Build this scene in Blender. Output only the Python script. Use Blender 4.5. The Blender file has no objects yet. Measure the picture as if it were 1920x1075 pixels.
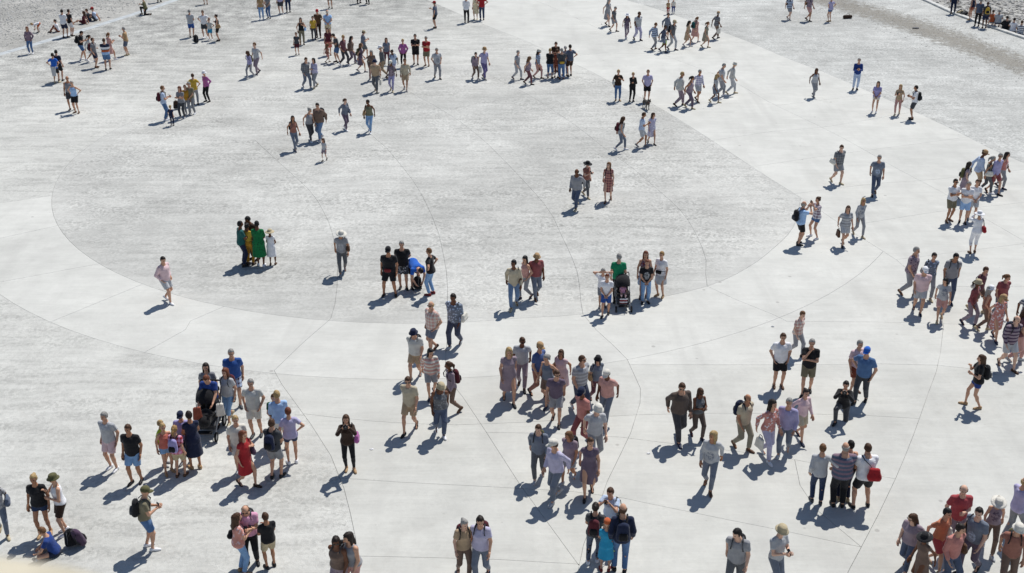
import bpy, math, random, colorsys
import numpy as np
from mathutils import Vector, Matrix
from mathutils.geometry import delaunay_2d_cdt

random.seed(7); np.random.seed(7)
scene = bpy.context.scene
col = scene.collection

# ------------------------------------------------------------------ camera
W0, H0 = 1920.0, 1075.0
FPX, PITCH, CAMH = 2150.0, math.radians(25.296), 17.014
cam_data = bpy.data.cameras.new('camera')
cam_data.sensor_fit = 'HORIZONTAL'; cam_data.sensor_width = 36.0
cam_data.lens = FPX / W0 * 36.0
cam_data.clip_start = 0.05; cam_data.clip_end = 3000.0
cam_data.dof.use_dof = True; cam_data.dof.focus_distance = 42.0; cam_data.dof.aperture_fstop = 2.8
cam = bpy.data.objects.new('camera', cam_data); col.objects.link(cam)
cam.location = (0, 0, CAMH); cam.rotation_euler = (math.pi / 2 - PITCH, 0, 0)
scene.camera = cam
scene.render.resolution_x = 1024; scene.render.resolution_y = 573

# ------------------------------------------------------------------ sky and sun
SUN = Vector((0.30, 0.51, 1.0)).normalized()
elev = math.asin(SUN.z); azim = math.atan2(SUN.x, SUN.y)
world = bpy.data.worlds.new('World'); scene.world = world; world.use_nodes = True
wn = world.node_tree; wn.nodes.clear()
sky = wn.nodes.new('ShaderNodeTexSky'); sky.sky_type = 'NISHITA'; sky.sun_disc = False
sky.sun_elevation = elev; sky.sun_rotation = azim; sky.altitude = 400; sky.dust_density = 0.4; sky.ozone_density = 1.5
bg = wn.nodes.new('ShaderNodeBackground'); bg.inputs[1].default_value = 0.085
wo = wn.nodes.new('ShaderNodeOutputWorld')
wn.links.new(sky.outputs[0], bg.inputs[0]); wn.links.new(bg.outputs[0], wo.inputs[0])
sl = bpy.data.lights.new('sun', 'SUN'); sl.energy = 4.6; sl.angle = math.radians(0.53); sl.color = (1.0, 0.965, 0.90)
so = bpy.data.objects.new('sun', sl); col.objects.link(so); so.location = SUN * 80
so.rotation_euler = SUN.to_track_quat('Z', 'Y').to_euler()
vs = scene.view_settings
vs.view_transform = 'Standard'; vs.look = 'None'; vs.exposure = 0.0; vs.gamma = 1.0

# ------------------------------------------------------------------ helpers
SP, CP = math.sin(PITCH), math.cos(PITCH)
def gp(px, py, z=0.0):
    """where the sight line through a photograph pixel meets the height z"""
    u = (px - W0 / 2) / FPX; v = (py - H0 / 2) / FPX
    t = -(CAMH - z) / (-SP - v * CP)
    return Vector((u * t, (CP - v * SP) * t, z))
def proj(p):
    z = p[2] - CAMH; d = p[1] * CP - z * SP; up = p[1] * SP + z * CP
    return W0 / 2 + FPX * p[0] / d, H0 / 2 - FPX * up / d
def foot_from_head(px, py, h):
    p = gp(px, py, h); return Vector((p.x, p.y, 0))
def ppm(p):
    d = p[1] * CP - (p[2] - CAMH) * SP; return FPX / d

def lin(c):
    if isinstance(c, str):
        c = c.lstrip('#'); c = [int(c[i:i + 2], 16) / 255 for i in (0, 2, 4)]
        return tuple(x / 12.92 if x <= .04045 else ((x + .055) / 1.055) ** 2.4 for x in c)
    return tuple(c)

def link(o, parent=None):
    col.objects.link(o)
    if parent is not None: o.parent = parent
    return o
def mesh_np(name, V, F, mats, mi=None, smooth=True):
    """V (n,3), F list of arrays of faces (m,3) or (m,4)"""
    me = bpy.data.meshes.new(name)
    V = np.asarray(V, np.float32)
    Fs = [np.asarray(f, np.int32) for f in (F if isinstance(F, list) else [F]) if len(f)]
    nl = sum(f.size for f in Fs); nf = sum(len(f) for f in Fs)
    me.vertices.add(len(V)); me.vertices.foreach_set('co', V.ravel())
    me.loops.add(nl); me.polygons.add(nf)
    me.loops.foreach_set('vertex_index', np.concatenate([f.ravel() for f in Fs]))
    st = np.concatenate([np.full(len(f), f.shape[1], np.int32) for f in Fs])
    me.polygons.foreach_set('loop_start', np.concatenate([[0], np.cumsum(st)[:-1]]).astype(np.int32))
    me.polygons.foreach_set('use_smooth', np.full(nf, smooth))
    if mi is not None: me.polygons.foreach_set('material_index', np.asarray(mi, np.int32))
    me.update(calc_edges=True)
    for m in mats: me.materials.append(m)
    return me
def tag(o, label=None, cat=None, group=None, kind=None):
    if label: o['label'] = label
    if cat: o['category'] = cat
    if group: o['group'] = group
    if kind: o['kind'] = kind
    return o
class MB:
    """collects simple shapes into one mesh"""
    def __init__(s): s.v = []; s.f = []
    def add(s, V, F):
        n = len(s.v); s.v += [tuple(p) for p in V]; s.f += [tuple(i + n for i in f) for f in F]; return s
    def box(s, c, d, M=None, taper=1.0, bevel=0.0):
        x, y, z = d[0] / 2, d[1] / 2, d[2] / 2
        rings = []
        if bevel:
            b = bevel
            for zz, k in ((-z, b), (-z + b, 0), (z - b, 0), (z, b)):
                t = 1 + (taper - 1) * (zz + z) / (2 * z)
                X, Y = (x - k) * t, (y - k) * t
                rings.append([(X - b, -Y, zz), (X, -Y + b, zz), (X, Y - b, zz), (X - b, Y, zz), (-X + b, Y, zz), (-X, Y - b, zz), (-X, -Y + b, zz), (-X + b, -Y, zz)])
        else:
            for zz in (-z, z):
                t = taper if zz > 0 else 1
                rings.append([(x * t, -y * t, zz), (x * t, y * t, zz), (-x * t, y * t, zz), (-x * t, -y * t, zz)])
        n = len(rings[0]); V = [p for r in rings for p in r]; F = [tuple(range(n))[::-1], tuple(range((len(rings) - 1) * n, len(rings) * n))]
        for i in range(len(rings) - 1):
            for j in range(n):
                k = (j + 1) % n; F.append((i * n + j, i * n + k, (i + 1) * n + k, (i + 1) * n + j))
        M = M or Matrix.Identity(4)
        return s.add([M @ (Vector(p)) + Vector(c) for p in V], F)
    def tube(s, pts, r, n=6, closed=False, flat=1.0):
        pts = [Vector(p) for p in pts]; rs = r if isinstance(r, (list, tuple)) else [r] * len(pts)
        V = []; F = []; m = len(pts)
        for i, p in enumerate(pts):
            a = pts[(i - 1) % m] if closed or i > 0 else p; b = pts[(i + 1) % m] if closed or i < m - 1 else p
            t = (b - a).normalized(); ref = Vector((0, 0, 1)) if abs(t.z) < .9 else Vector((1, 0, 0))
            u = t.cross(ref).normalized(); w = u.cross(t)
            for k in range(n):
                an = 2 * math.pi * k / n; V.append(p + u * math.cos(an) * rs[i] + w * math.sin(an) * rs[i] * flat)
        for i in range(m if closed else m - 1):
            for k in range(n):
                j = (i + 1) % m; F.append((i * n + k, i * n + (k + 1) % n, j * n + (k + 1) % n, j * n + k))
        if not closed: F += [tuple(range(n))[::-1], tuple((m - 1) * n + k for k in range(n))]
        return s.add(V, F)
    def lathe(s, prof, n=16, c=(0, 0, 0), M=None):
        M = M or Matrix.Identity(4); V = []; F = []
        for (r, z) in prof:
            for k in range(n):
                an = 2 * math.pi * k / n; V.append(M @ Vector((r * math.cos(an), r * math.sin(an), z)) + Vector(c))
        for i in range(len(prof) - 1):
            for k in range(n): F.append((i * n + k, i * n + (k + 1) % n, (i + 1) * n + (k + 1) % n, (i + 1) * n + k))
        return s.add(V, F)
    def mesh(s, name, mat, smooth=False):
        me = bpy.data.meshes.new(name); me.from_pydata([tuple(p) for p in s.v], [], s.f)
        me.polygons.foreach_set('use_smooth', [smooth] * len(me.polygons)); me.materials.append(mat); me.update(); return me
    def build(s, name, mat, parent=None, smooth=False):
        return link(bpy.data.objects.new(name, s.mesh(name, mat, smooth)), parent)

# ------------------------------------------------------------------ materials
def node_mat(name):
    m = bpy.data.materials.new(name); m.use_nodes = True
    nt = m.node_tree; b = nt.nodes['Principled BSDF']; return m, nt, b
def N(nt, t, **kw):
    n = nt.nodes.new(t)
    for k, v in kw.items(): setattr(n, k, v)
    return n
def noise(nt, vec, scale, detail=4, rough=.55, dist=0.0):
    n = N(nt, 'ShaderNodeTexNoise'); n.inputs['Scale'].default_value = scale; n.inputs['Detail'].default_value = detail
    n.inputs['Roughness'].default_value = rough; n.inputs['Distortion'].default_value = dist
    nt.links.new(vec, n.inputs['Vector']); return n.outputs['Fac']
def ramp(nt, fac, stops):
    r = N(nt, 'ShaderNodeValToRGB'); e = r.color_ramp.elements
    while len(e) < len(stops): e.new(.5)
    for i, (p, c) in enumerate(stops): e[i].position = p; e[i].color = (c, c, c, 1) if not hasattr(c, '__len__') else (*c, 1)
    nt.links.new(fac, r.inputs[0]); return r.outputs[0]
def math2(nt, op, a, b=None, clamp=False):
    n = N(nt, 'ShaderNodeMath', operation=op); n.use_clamp = clamp
    for i, x in enumerate((a, b)):
        if x is None: continue
        if isinstance(x, (int, float)): n.inputs[i].default_value = x
        else: nt.links.new(x, n.inputs[i])
    return n.outputs[0]
def mix(nt, fac, a, b, mode='MIX'):
    n = N(nt, 'ShaderNodeMixRGB', blend_type=mode)
    for i, x in enumerate((fac, a, b)):
        if isinstance(x, (int, float)): n.inputs[i].default_value = x if i == 0 else (x, x, x, 1)
        elif isinstance(x, tuple): n.inputs[i].default_value = (*x, 1)
        else: nt.links.new(x, n.inputs[i])
    return n.outputs[0]
def mapping(nt, vec, scale=(1, 1, 1), rot=(0, 0, 0)):
    n = N(nt, 'ShaderNodeMapping'); n.inputs['Scale'].default_value = scale; n.inputs['Rotation'].default_value = rot
    nt.links.new(vec, n.inputs['Vector']); return n.outputs[0]
def bump(nt, b, h, strength, dist=0.02):
    n = N(nt, 'ShaderNodeBump'); n.inputs['Strength'].default_value = strength; n.inputs['Distance'].default_value = dist
    nt.links.new(h, n.inputs['Height']); nt.links.new(n.outputs[0], b.inputs['Normal'])

_mc = {}
def plain(name, c, rough=.7, metal=0.0, bumpy=0.0, var=.12, vscale=18.0, spec=.3):
    k = (name, c)
    if k in _mc: return _mc[k]
    m, nt, b = node_mat(name); c = lin(c)
    tc = N(nt, 'ShaderNodeTexCoord'); n = noise(nt, tc.outputs['Object'], vscale, 3)
    v = ramp(nt, n, [(.3, 1 - var), (.7, 1 + var)])
    nt.links.new(mix(nt, 1.0, c, v, 'MULTIPLY'), b.inputs['Base Color'])
    b.inputs['Roughness'].default_value = rough; b.inputs['Metallic'].default_value = metal
    b.inputs['Specular IOR Level'].default_value = spec
    if bumpy: bump(nt, b, noise(nt, tc.outputs['Object'], vscale * .8, 3), bumpy, .02)
    _mc[k] = m; return m
def skin(c): return plain('skin', c, .55, bumpy=.1, var=.10, vscale=12)

COL = {
 'black': '#1c1c20', 'white': '#e6e6ea', 'offwhite': '#d8d4ca', 'grey': '#85878c', 'dark grey': '#44464b', 'light grey': '#b4b6ba',
 'pale grey': '#c6c6c2', 'navy': '#1c2540', 'blue': '#2f5498', 'bright blue': '#2560bd', 'royal blue': '#243f80', 'light blue': '#9fbfe6',
 'pale blue': '#b9c9e2', 'denim': '#4f6f9a', 'light denim': '#7fa3cc', 'dark denim': '#2c3a58', 'turquoise': '#2b93bd', 'teal': '#1f5a58',
 'green': '#17805a', 'dark green': '#14502f', 'emerald': '#13703f', 'lime': '#b8dc3c', 'olive': '#5c5a3c', 'khaki': '#7d7660', 'beige': '#b6a88a',
 'tan': '#a98a66', 'brown': '#5a4030', 'dark brown': '#38281f', 'yellow': '#c2a03c', 'mustard': '#b4842a', 'orange': '#bd6038', 'red': '#a3252c',
 'dark red': '#7c2a2c', 'maroon': '#54202a', 'coral': '#bf6e62', 'salmon': '#c98c80', 'pink': '#d9a0bc', 'pale pink': '#d8bcc0', 'magenta': '#a8609a',
 'mauve': '#85707e', 'lilac': '#b4aed0', 'lavender': '#9a94c4', 'purple': '#564a86', 'plum': '#4c3a50', 'slate': '#566074', 'rust': '#8a4a38', 'cream': '#dccfae'}
def _fade(c, k=.24):
    c = [int(c[i:i + 2], 16) for i in (1, 3, 5)]; return '#%02x%02x%02x' % tuple(int(x * (1 - k) + y * k) for x, y in zip(c, (196, 197, 199)))
for _k in list(COL):
    if 'pale' not in _k and 'light' not in _k: COL['washed ' + _k] = _fade(COL[_k])
def cloth(color, pattern=None, color2=None):
    k = ('cloth', color, pattern, color2)
    if k in _mc: return _mc[k]
    m, nt, b = node_mat((color + ' ' + (pattern or 'plain') + ' cloth').replace(' ', '_'))
    c = lin(COL[color]); tc = N(nt, 'ShaderNodeTexCoord'); P = tc.outputs['Object']
    base = c
    if pattern:
        c2 = lin(COL[color2 or 'white'])
        if pattern in ('striped', 'plaid'):
            sep = N(nt, 'ShaderNodeSeparateXYZ'); nt.links.new(P, sep.inputs[0])
            f = math2(nt, 'GREATER_THAN', math2(nt, 'FRACT', math2(nt, 'MULTIPLY', sep.outputs[2], 9.0)), .55)
            if pattern == 'plaid':
                g = math2(nt, 'GREATER_THAN', math2(nt, 'FRACT', math2(nt, 'MULTIPLY', sep.outputs[0], 11.0)), .55)
                f = math2(nt, 'MULTIPLY', math2(nt, 'ADD', f, g), .5)
            base = mix(nt, f, c, c2)
        elif pattern == 'banded':
            sep = N(nt, 'ShaderNodeSeparateXYZ'); nt.links.new(P, sep.inputs[0])
            r = N(nt, 'ShaderNodeValToRGB'); r.color_ramp.interpolation = 'CONSTANT'; e = r.color_ramp.elements
            st = [(0, c), (.56, c), (.60, c2), (.665, lin(COL['dark grey'])), (.69, lin(COL['white'])), (.76, lin(COL['navy']))]
            while len(e) < len(st): e.new(.5)
            for i, (p_, cc) in enumerate(st): e[i].position = p_; e[i].color = (*cc, 1)
            nt.links.new(math2(nt, 'MULTIPLY', sep.outputs[2], .5714), r.inputs[0]); base = r.outputs[0]
        elif pattern == 'patterned':
            v = N(nt, 'ShaderNodeTexVoronoi'); v.inputs['Scale'].default_value = 14; nt.links.new(P, v.inputs['Vector'])
            base = mix(nt, ramp(nt, v.outputs['Distance'], [(.25, 1.0), (.42, 0.0)]), c, c2)
        elif pattern == 'printed':      # a pale print on the chest
            sep = N(nt, 'ShaderNodeSeparateXYZ'); nt.links.new(P, sep.inputs[0])
            dx = math2(nt, 'MULTIPLY', sep.outputs[0], 9.5); dz = math2(nt, 'MULTIPLY', math2(nt, 'SUBTRACT', sep.outputs[2], 1.06), 6.5)
            r2 = math2(nt, 'ADD', math2(nt, 'MULTIPLY', dx, dx), math2(nt, 'MULTIPLY', dz, dz))
            f = math2(nt, 'MULTIPLY', ramp(nt, r2, [(.75, 1.0), (1.0, 0.0)]), math2(nt, 'GREATER_THAN', sep.outputs[1], .03))
            f = math2(nt, 'MULTIPLY', f, ramp(nt, noise(nt, P, 22, 2), [(.42, .15), (.58, .8)]))
            base = mix(nt, f, c, c2)
    v = ramp(nt, noise(nt, P, 7, 4), [(.3, .84), (.7, 1.12)])
    nt.links.new(mix(nt, 1.0, base, v, 'MULTIPLY'), b.inputs['Base Color'])
    b.inputs['Roughness'].default_value = .85; b.inputs['Specular IOR Level'].default_value = .2
    b.inputs['Sheen Weight'].default_value = .15
    bump(nt, b, noise(nt, mapping(nt, P, (1, 1, .6)), 13, 3, .6, .8), .55, .03)
    _mc[k] = m; return m
# ------------------------------------------------------------------ the ground
CC = Vector((-3.35, 49.77)); R1, R2 = 16.58, 20.21      # the two round joints of the square
def P2(*pts): return [gp(x, y).to_2d() for x, y in pts]
def smooth(pts, step=0.7):
    """Catmull-Rom through the points"""
    out = []; n = len(pts)
    for i in range(n - 1):
        p0 = pts[i - 1] if i else pts[0] * 2 - pts[1]; p1, p2 = pts[i], pts[i + 1]; p3 = pts[i + 2] if i + 2 < n else p2 * 2 - p1
        k = max(1, int((p2 - p1).length / step))
        for j in range(k):
            t = j / k
            out.append(.5 * ((2 * p1) + (p2 - p0) * t + (2 * p0 - 5 * p1 + 4 * p2 - p3) * t * t + (3 * p1 - p0 - 3 * p2 + p3) * t ** 3))
    out.append(pts[-1]); return out
def ext(pts, a=0.0, b=0.0):
    pts = list(pts)
    if a: pts.insert(0, pts[0] + (pts[0] - pts[1]).normalized() * a)
    if b: pts.append(pts[-1] + (pts[-1] - pts[-2]).normalized() * b)
    return pts
def arc(r, a0, a1, n):
    return [CC + Vector((math.cos(math.radians(a0 + (a1 - a0) * i / n)), math.sin(math.radians(a0 + (a1 - a0) * i / n)))) * r for i in range(n + 1)]
GAMMA = P2((700, -40), (800, 0), (910, 47), (983, 76), (1074, 118), (1140, 151), (1220, 193), (1293, 237), (1366, 284), (1439, 332), (1508, 375), (1599, 436), (1680, 487),
           (1730, 529), (1752, 561), (1765, 590), (1769, 612), (1763, 663), (1756, 696), (1741, 736), (1712, 818), (1679, 898), (1646, 967), (1615, 1026), (1592, 1069), (1555, 1150))
DELTA = P2((1060, -40), (1150, -8), (1243, 21), (1340, 55), (1402, 78), (1475, 109), (1548, 137), (1621, 168), (1712, 208), (1803, 251), (1858, 279), (1920, 306), (2050, 366))
EPS = P2((900, -45), (1010, 3), (1094, 40), (1134, 59), (1250, 105), (1377, 155), (1439, 190), (1541, 239), (1606, 273), (1683, 317), (1767, 361), (1832, 401), (1920, 452), (2040, 520))
KL = P2((-120, 133), (0, 99), (135, 60), (270, 18), (345, -8), (470, -45))
KR = P2((1600, -45), (1680, -22), (1735, 0), (1790, 25), (1850, 47), (1920, 71), (2050, 112))
TRACE = smooth([p for p in arc(R1, 262, 282, 6)] + P2((1093, 589), (1200, 566), (1326, 537), (1400, 503), (1450, 466), (1488, 425), (1502, 371)), .7)
LINES = [ext(GAMMA, 40, 12), ext(DELTA, 40, 30), ext(EPS, 40, 30), ext(KL, 60, 60), ext(KR, 60, 60), TRACE,
    arc(R1, 50, 262, 60), arc(R2, 188, 330, 46),
    ext(P2((738, 157), (828, 206), (892, 251), (950, 306), (1023, 386), (1052, 440), (1082, 510), (1093, 589), (1119, 620), (1176, 674), (1201, 729), (1200, 756), (1183, 811), (1139, 902), (1121, 953), (1094, 1022), (1083, 1075), (1078, 1160)), 6, 6),
    ext(P2((811, 95), (877, 120), (940, 152), (1005, 186), (1085, 240), (1132, 277), (1183, 313), (1231, 354), (1275, 394), (1304, 437), (1324, 488), (1326, 537), (1380, 562), (1450, 590), (1482, 606)), 2, .1),
    ext(P2((698, 255), (724, 277), (779, 346), (811, 408), (822, 437), (837, 510), (839, 569), (838, 640), (836, 705), (868, 745), (928, 836), (975, 909), (1023, 975), (1083, 1057)), 8, .1),
    ext(P2((529, 310), (580, 357), (605, 394), (623, 437), (633, 510), (620, 598), (569, 642), (514, 695), (529, 722), (583, 796), (620, 854), (645, 916), (667, 1011), (674, 1073), (676, 1160)), 7, 6),
    ext(P2((310, 292), (365, 357), (394, 405), (416, 456), (428, 510), (420, 575), (357, 602), (348, 618), (250, 672)), .3, .3),
    ext(P2((255, 538), (109, 598), (0, 642), (-120, 690)), .3, 10),
    ext(P2((0, 322), (101, 312)), 20, .2), ext(P2((0, 381), (118, 364)), 20, .2), ext(P2((0, 447), (137, 417)), 20, .2), ext(P2((0, 529), (185, 495)), 20, .2),
    ext(P2((102, 312), (255, 292), (368, 275), (547, 255), (655, 237), (764, 219), (833, 206), (928, 190), (990, 177), (1110, 155), (1140, 151)), .1, .1),
    ext(P2((1030, 110), (1090, 104), (1250, 88), (1402, 79)), .2, .2),
    ext(P2((1300, 160), (1377, 155), (1512, 134)), 3, .6),
    ext(P2((1347, 262), (1453, 246), (1541, 239), (1690, 214)), 2, 1), ext(P2((1439, 200), (1559, 186), (1640, 176)), .6, .5),
    ext(P2((1430, 310), (1552, 292), (1628, 282), (1778, 262)), 1, 3), ext(P2((1500, 362), (1560, 354), (1657, 343), (1749, 337), (1920, 318)), .5, 3),
    ext(P2((1590, 424), (1632, 417), (1760, 397), (1862, 386), (1920, 380)), 1, 8), ext(P2((1680, 487), (1800, 472), (1920, 457)), .1, 10),
    ext(P2((1736, 537), (1840, 538), (1920, 537)), .1, 10), ext(P2((1482, 603), (1640, 604), (1767, 607), (1920, 613)), .2, 10),
    ext(P2((1330, 684), (1533, 684), (1640, 682), (1758, 685), (1920, 704)), 3, 10),
    P2((560, 775), (700, 790), (855, 797), (986, 792), (1140, 781), (1195, 778), (1350, 775), (1475, 776), (1603, 778), (1723, 785), (1785, 792), (1920, 812), (2100, 840)),
    P2((912, 811), (1030, 813), (1165, 820), (1220, 827), (1329, 840), (1490, 862), (1636, 891), (1745, 909), (1803, 920), (1920, 945), (2100, 990)),
    P2((-200, 900), (180, 893), (492, 893), (658, 898), (746, 904), (884, 911), (975, 916), (1074, 922), (1169, 934), (1220, 945), (1366, 975), (1457, 993), (1585, 1020), (1694, 1042), (1767, 1060), (1900, 1095), (2100, 1140)),
    P2((-200, 1062), (521, 1047), (600, 1042), (819, 1046), (928, 1049), (1085, 1058), (1200, 1085), (1400, 1140)),
    P2((1490, 862), (1500, 910), (1530, 955), (1615, 1026)), P2((1166, 455), (1250, 520), (1326, 537)),
]
X0, X1, Y0, Y1 = -52.0, 52.0, 13.5, 100.0
verts = []; edges = []
def addl(pts, closed=False):
    n = len(verts)
    for p in pts: verts.append(Vector((min(max(p.x, X0), X1), min(max(p.y, Y0), Y1))))
    for i in range(len(pts) - 1): edges.append((n + i, n + i + 1))
    if closed: edges.append((n + len(pts) - 1, n))
addl([Vector((X0, Y0)), Vector((X1, Y0)), Vector((X1, Y1)), Vector((X0, Y1))], True)
def inbox(p): return X0 <= p.x <= X1 and Y0 <= p.y <= Y1
for l in LINES:
    l = smooth(l, 1.0) if len(l) < 45 else l; run = []
    for p_, q_ in zip(l, l[1:]):        # keep what lies on the square, cut at its border
        if inbox(p_): run.append(p_)
        if inbox(p_) != inbox(q_):
            a_, b_ = (p_, q_) if inbox(p_) else (q_, p_)
            for _ in range(30):
                m_ = (a_ + b_) / 2; a_, b_ = (m_, b_) if inbox(m_) else (a_, m_)
            e_ = a_ + (b_ - a_).normalized() * .02 if (b_ - a_).length > 0 else a_
            run.append(Vector((min(max(e_.x, X0), X1), min(max(e_.y, Y0), Y1))))
            if inbox(p_): addl(run); run = []
    if inbox(l[-1]): run.append(l[-1])
    if len(run) > 1: addl(run)
cv, ce, cf, ov, oe, of = delaunay_2d_cdt(verts, edges, [], 0, 0.01)
cons = set()
for (a, b), o in zip(ce, oe):
    if o: cons.add((min(a, b), max(a, b)))
e2f = {}
for fi, f in enumerate(cf):
    for i in range(len(f)):
        a, b = f[i], f[(i + 1) % len(f)]; e2f.setdefault((min(a, b), max(a, b)), []).append(fi)
reg = [-1] * len(cf); nreg = 0
for s in range(len(cf)):
    if reg[s] >= 0: continue
    st = [s]; reg[s] = nreg
    while st:
        f = cf[st.pop()]
        for i in range(len(f)):
            k = (min(f[i], f[(i + 1) % len(f)]), max(f[i], f[(i + 1) % len(f)]))
            if k in cons: continue
            for g in e2f[k]:
                if reg[g] < 0: reg[g] = nreg; st.append(g)
    nreg += 1
def side(poly, p):
    """signed distance to an open polyline, + on its left"""
    best = 1e9; sg = 1
    for i in range(len(poly) - 1):
        a, b = poly[i], poly[i + 1]; d = b - a; t = max(0, min(1, (p - a).dot(d) / d.length_squared)); q = a + d * t
        if (p - q).length < best: best = (p - q).length; sg = 1 if d.x * (p.y - a.y) - d.y * (p.x - a.x) > 0 else -1
    return sg * best

def concrete(name, base, agg, tint=(1, 1, 1), gritty=0.0, stains=.5, fade=None, edge=None):
    """poured concrete; agg = how much speckle of exposed stone shows, gritty = how much loose grit lies on it"""
    m, nt, b = node_mat(name); g = N(nt, 'ShaderNodeNewGeometry'); P = g.outputs['Position']
    oi = N(nt, 'ShaderNodeObjectInfo')
    big = noise(nt, P, .16, 5, .6, .6); mid = noise(nt, P, .9, 5, .65); fine = noise(nt, P, 9, 4, .7); grain = noise(nt, P, 34, 2, .6)
    streak = noise(nt, mapping(nt, P, (.35, 2.2, 1), (0, 0, .25)), 1.1, 5, .65, .4)
    worn = ramp(nt, math2(nt, 'ADD', math2(nt, 'MULTIPLY', big, .62), math2(nt, 'MULTIPLY', streak, .38)), [(.40, 0.0), (.60, 1.0)])
    c = mix(nt, worn, tuple(base * t for t in tint), tuple(base * (.91 - .16 * agg) * t for t in tint))
    v = ramp(nt, mid, [(.3, .92), (.7, 1.06)]); c = mix(nt, 1.0, c, v, 'MULTIPLY')
    brush = noise(nt, mapping(nt, P, (.6, 9, 1), (0, 0, .12)), 1.6, 4, .6)
    c = mix(nt, 1.0, c, ramp(nt, brush, [(.3, .965), (.7, 1.03)]), 'MULTIPLY')
    # exposed stones
    vo = N(nt, 'ShaderNodeTexVoronoi'); vo.inputs['Scale'].default_value = 11; nt.links.new(P, vo.inputs['Vector'])
    speck = ramp(nt, vo.outputs['Color'], [(.25, .66), (.55, 1.0), (.8, 1.10)])
    sm = math2(nt, 'MULTIPLY', ramp(nt, math2(nt, 'ADD', math2(nt, 'MULTIPLY', streak, .55), math2(nt, 'MULTIPLY', mid, .45)), [(.36, .15), (.62, 1.0)]), agg)
    thin = ramp(nt, noise(nt, mapping(nt, P, (.5, 1.3, 1), (0, 0, .3)), .22, 4, .6, 1.0), [(.36, .45), (.58, 1.0)]); sm = math2(nt, 'MULTIPLY', sm, thin)     # drifts where the stones are worn away
    if edge:
        dv = N(nt, 'ShaderNodeVectorMath', operation='DISTANCE'); nt.links.new(P, dv.inputs[0]); dv.inputs[1].default_value = (edge[0], edge[1], 0)
        em = math2(nt, 'ADD', math2(nt, 'DIVIDE', math2(nt, 'SUBTRACT', edge[2], dv.outputs['Value']), 1.7), math2(nt, 'MULTIPLY', math2(nt, 'SUBTRACT', mid, .38), 2.8), True); sm = math2(nt, 'MULTIPLY', sm, em)
    c = mix(nt, sm, c, mix(nt, 1.0, c, speck, 'MULTIPLY'))
    dark = ramp(nt, math2(nt, 'ADD', math2(nt, 'MULTIPLY', fine, .5), math2(nt, 'MULTIPLY', grain, .5)), [(.38, .56), (.52, 1.0), (.7, 1.08)])
    c = mix(nt, math2(nt, 'MULTIPLY', sm, .85), c, mix(nt, 1.0, c, dark, 'MULTIPLY'))
    # stains
    stn = ramp(nt, noise(nt, P, .45, 6, .7, 1.2), [(.60, 0.0), (.74, 1.0)])
    c = mix(nt, math2(nt, 'MULTIPLY', stn, .30 * stains), c, (.30, .285, .26))
    spots = N(nt, 'ShaderNodeTexVoronoi'); spots.inputs['Scale'].default_value = .75; nt.links.new(P, spots.inputs['Vector'])
    c = mix(nt, math2(nt, 'MULTIPLY', ramp(nt, spots.outputs['Distance'], [(.035, 1.0), (.055, 0.0)]), .45), c, (.22, .21, .20))
    gum = N(nt, 'ShaderNodeTexVoronoi'); gum.inputs['Scale'].default_value = 1.7; nt.links.new(P, gum.inputs['Vector'])
    c = mix(nt, math2(nt, 'MULTIPLY', ramp(nt, gum.outputs['Distance'], [(.03, 1.0), (.05, 0.0)]), .35), c, (.30, .29, .28))
    path = ramp(nt, noise(nt, mapping(nt, P, (1.6, .25, 1), (0, 0, -.5)), .5, 4, .6, .8), [(.52, 0.0), (.70, 1.0)]); c = mix(nt, math2(nt, 'MULTIPLY', path, .20), c, (.36, .355, .34))
    if gritty:
        gm = ramp(nt, math2(nt, 'ADD', math2(nt, 'MULTIPLY', fine, .6), math2(nt, 'MULTIPLY', mid, .4)), [(.40, 1.0), (.58, 0.0)])
        fac = math2(nt, 'MULTIPLY', gm, gritty)
        if fade:        # loose grit thins out with the distance from the gravel edge (point, direction, metres)
            sep = N(nt, 'ShaderNodeVectorMath', operation='DOT_PRODUCT'); nt.links.new(P, sep.inputs[0]); sep.inputs[1].default_value = (*fade[1], 0)
            t = math2(nt, 'DIVIDE', math2(nt, 'SUBTRACT', sep.outputs['Value'], fade[0]), fade[2], True)
            wob = math2(nt, 'ADD', math2(nt, 'MULTIPLY', t, 1.0), math2(nt, 'MULTIPLY', math2(nt, 'SUBTRACT', streak, .5), 1.3), True)
            fac = math2(nt, 'MULTIPLY', fac, wob)
        c = mix(nt, fac, c, (.16, .16, .155))
    tone = math2(nt, 'ADD', math2(nt, 'MULTIPLY', oi.outputs['Random'], .05), .975)
    c = mix(nt, 1.0, c, tone, 'MULTIPLY')
    nt.links.new(c, b.inputs['Base Color']); b.inputs['Roughness'].default_value = .9; b.inputs['Specular IOR Level'].default_value = .15
    h = math2(nt, 'ADD', math2(nt, 'MULTIPLY', fine, .6), math2(nt, 'MULTIPLY', grain, .4))
    bump(nt, b, h, .25 + .45 * agg + .5 * gritty, .02)
    return m
TL = Vector((-.62, .78)); kl0 = gp(270, 18).to_2d()
M_RING = concrete('smooth_concrete', .585, .12, (1.0, 1.0, .95), stains=.5)
M_LOW = concrete('grey_concrete', .55, .14, (1.0, 1.0, .945), stains=.7)
M_AGG = concrete('exposed_aggregate_concrete', .57, .95, (1.0, 1.0, .955), .10, .8, edge=(CC.x, CC.y, R1))
M_BAND = concrete('band_concrete', .58, .08, (1.0, 1.0, .95), stains=.4)
M_OUT = concrete('worn_concrete', .545, .38, (1.0, 1.0, .97), .12, 1.0)
M_FAR = concrete('gritty_concrete', .585, .6, (1.0, 1.0, .95), 1.0, .8, fade=(kl0.dot(TL) - 24, (TL.x, TL.y), 19))
M_GRAV = concrete('gravel_surface', .60, .95, (.99, 1.0, .965), .30, .8)
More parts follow.
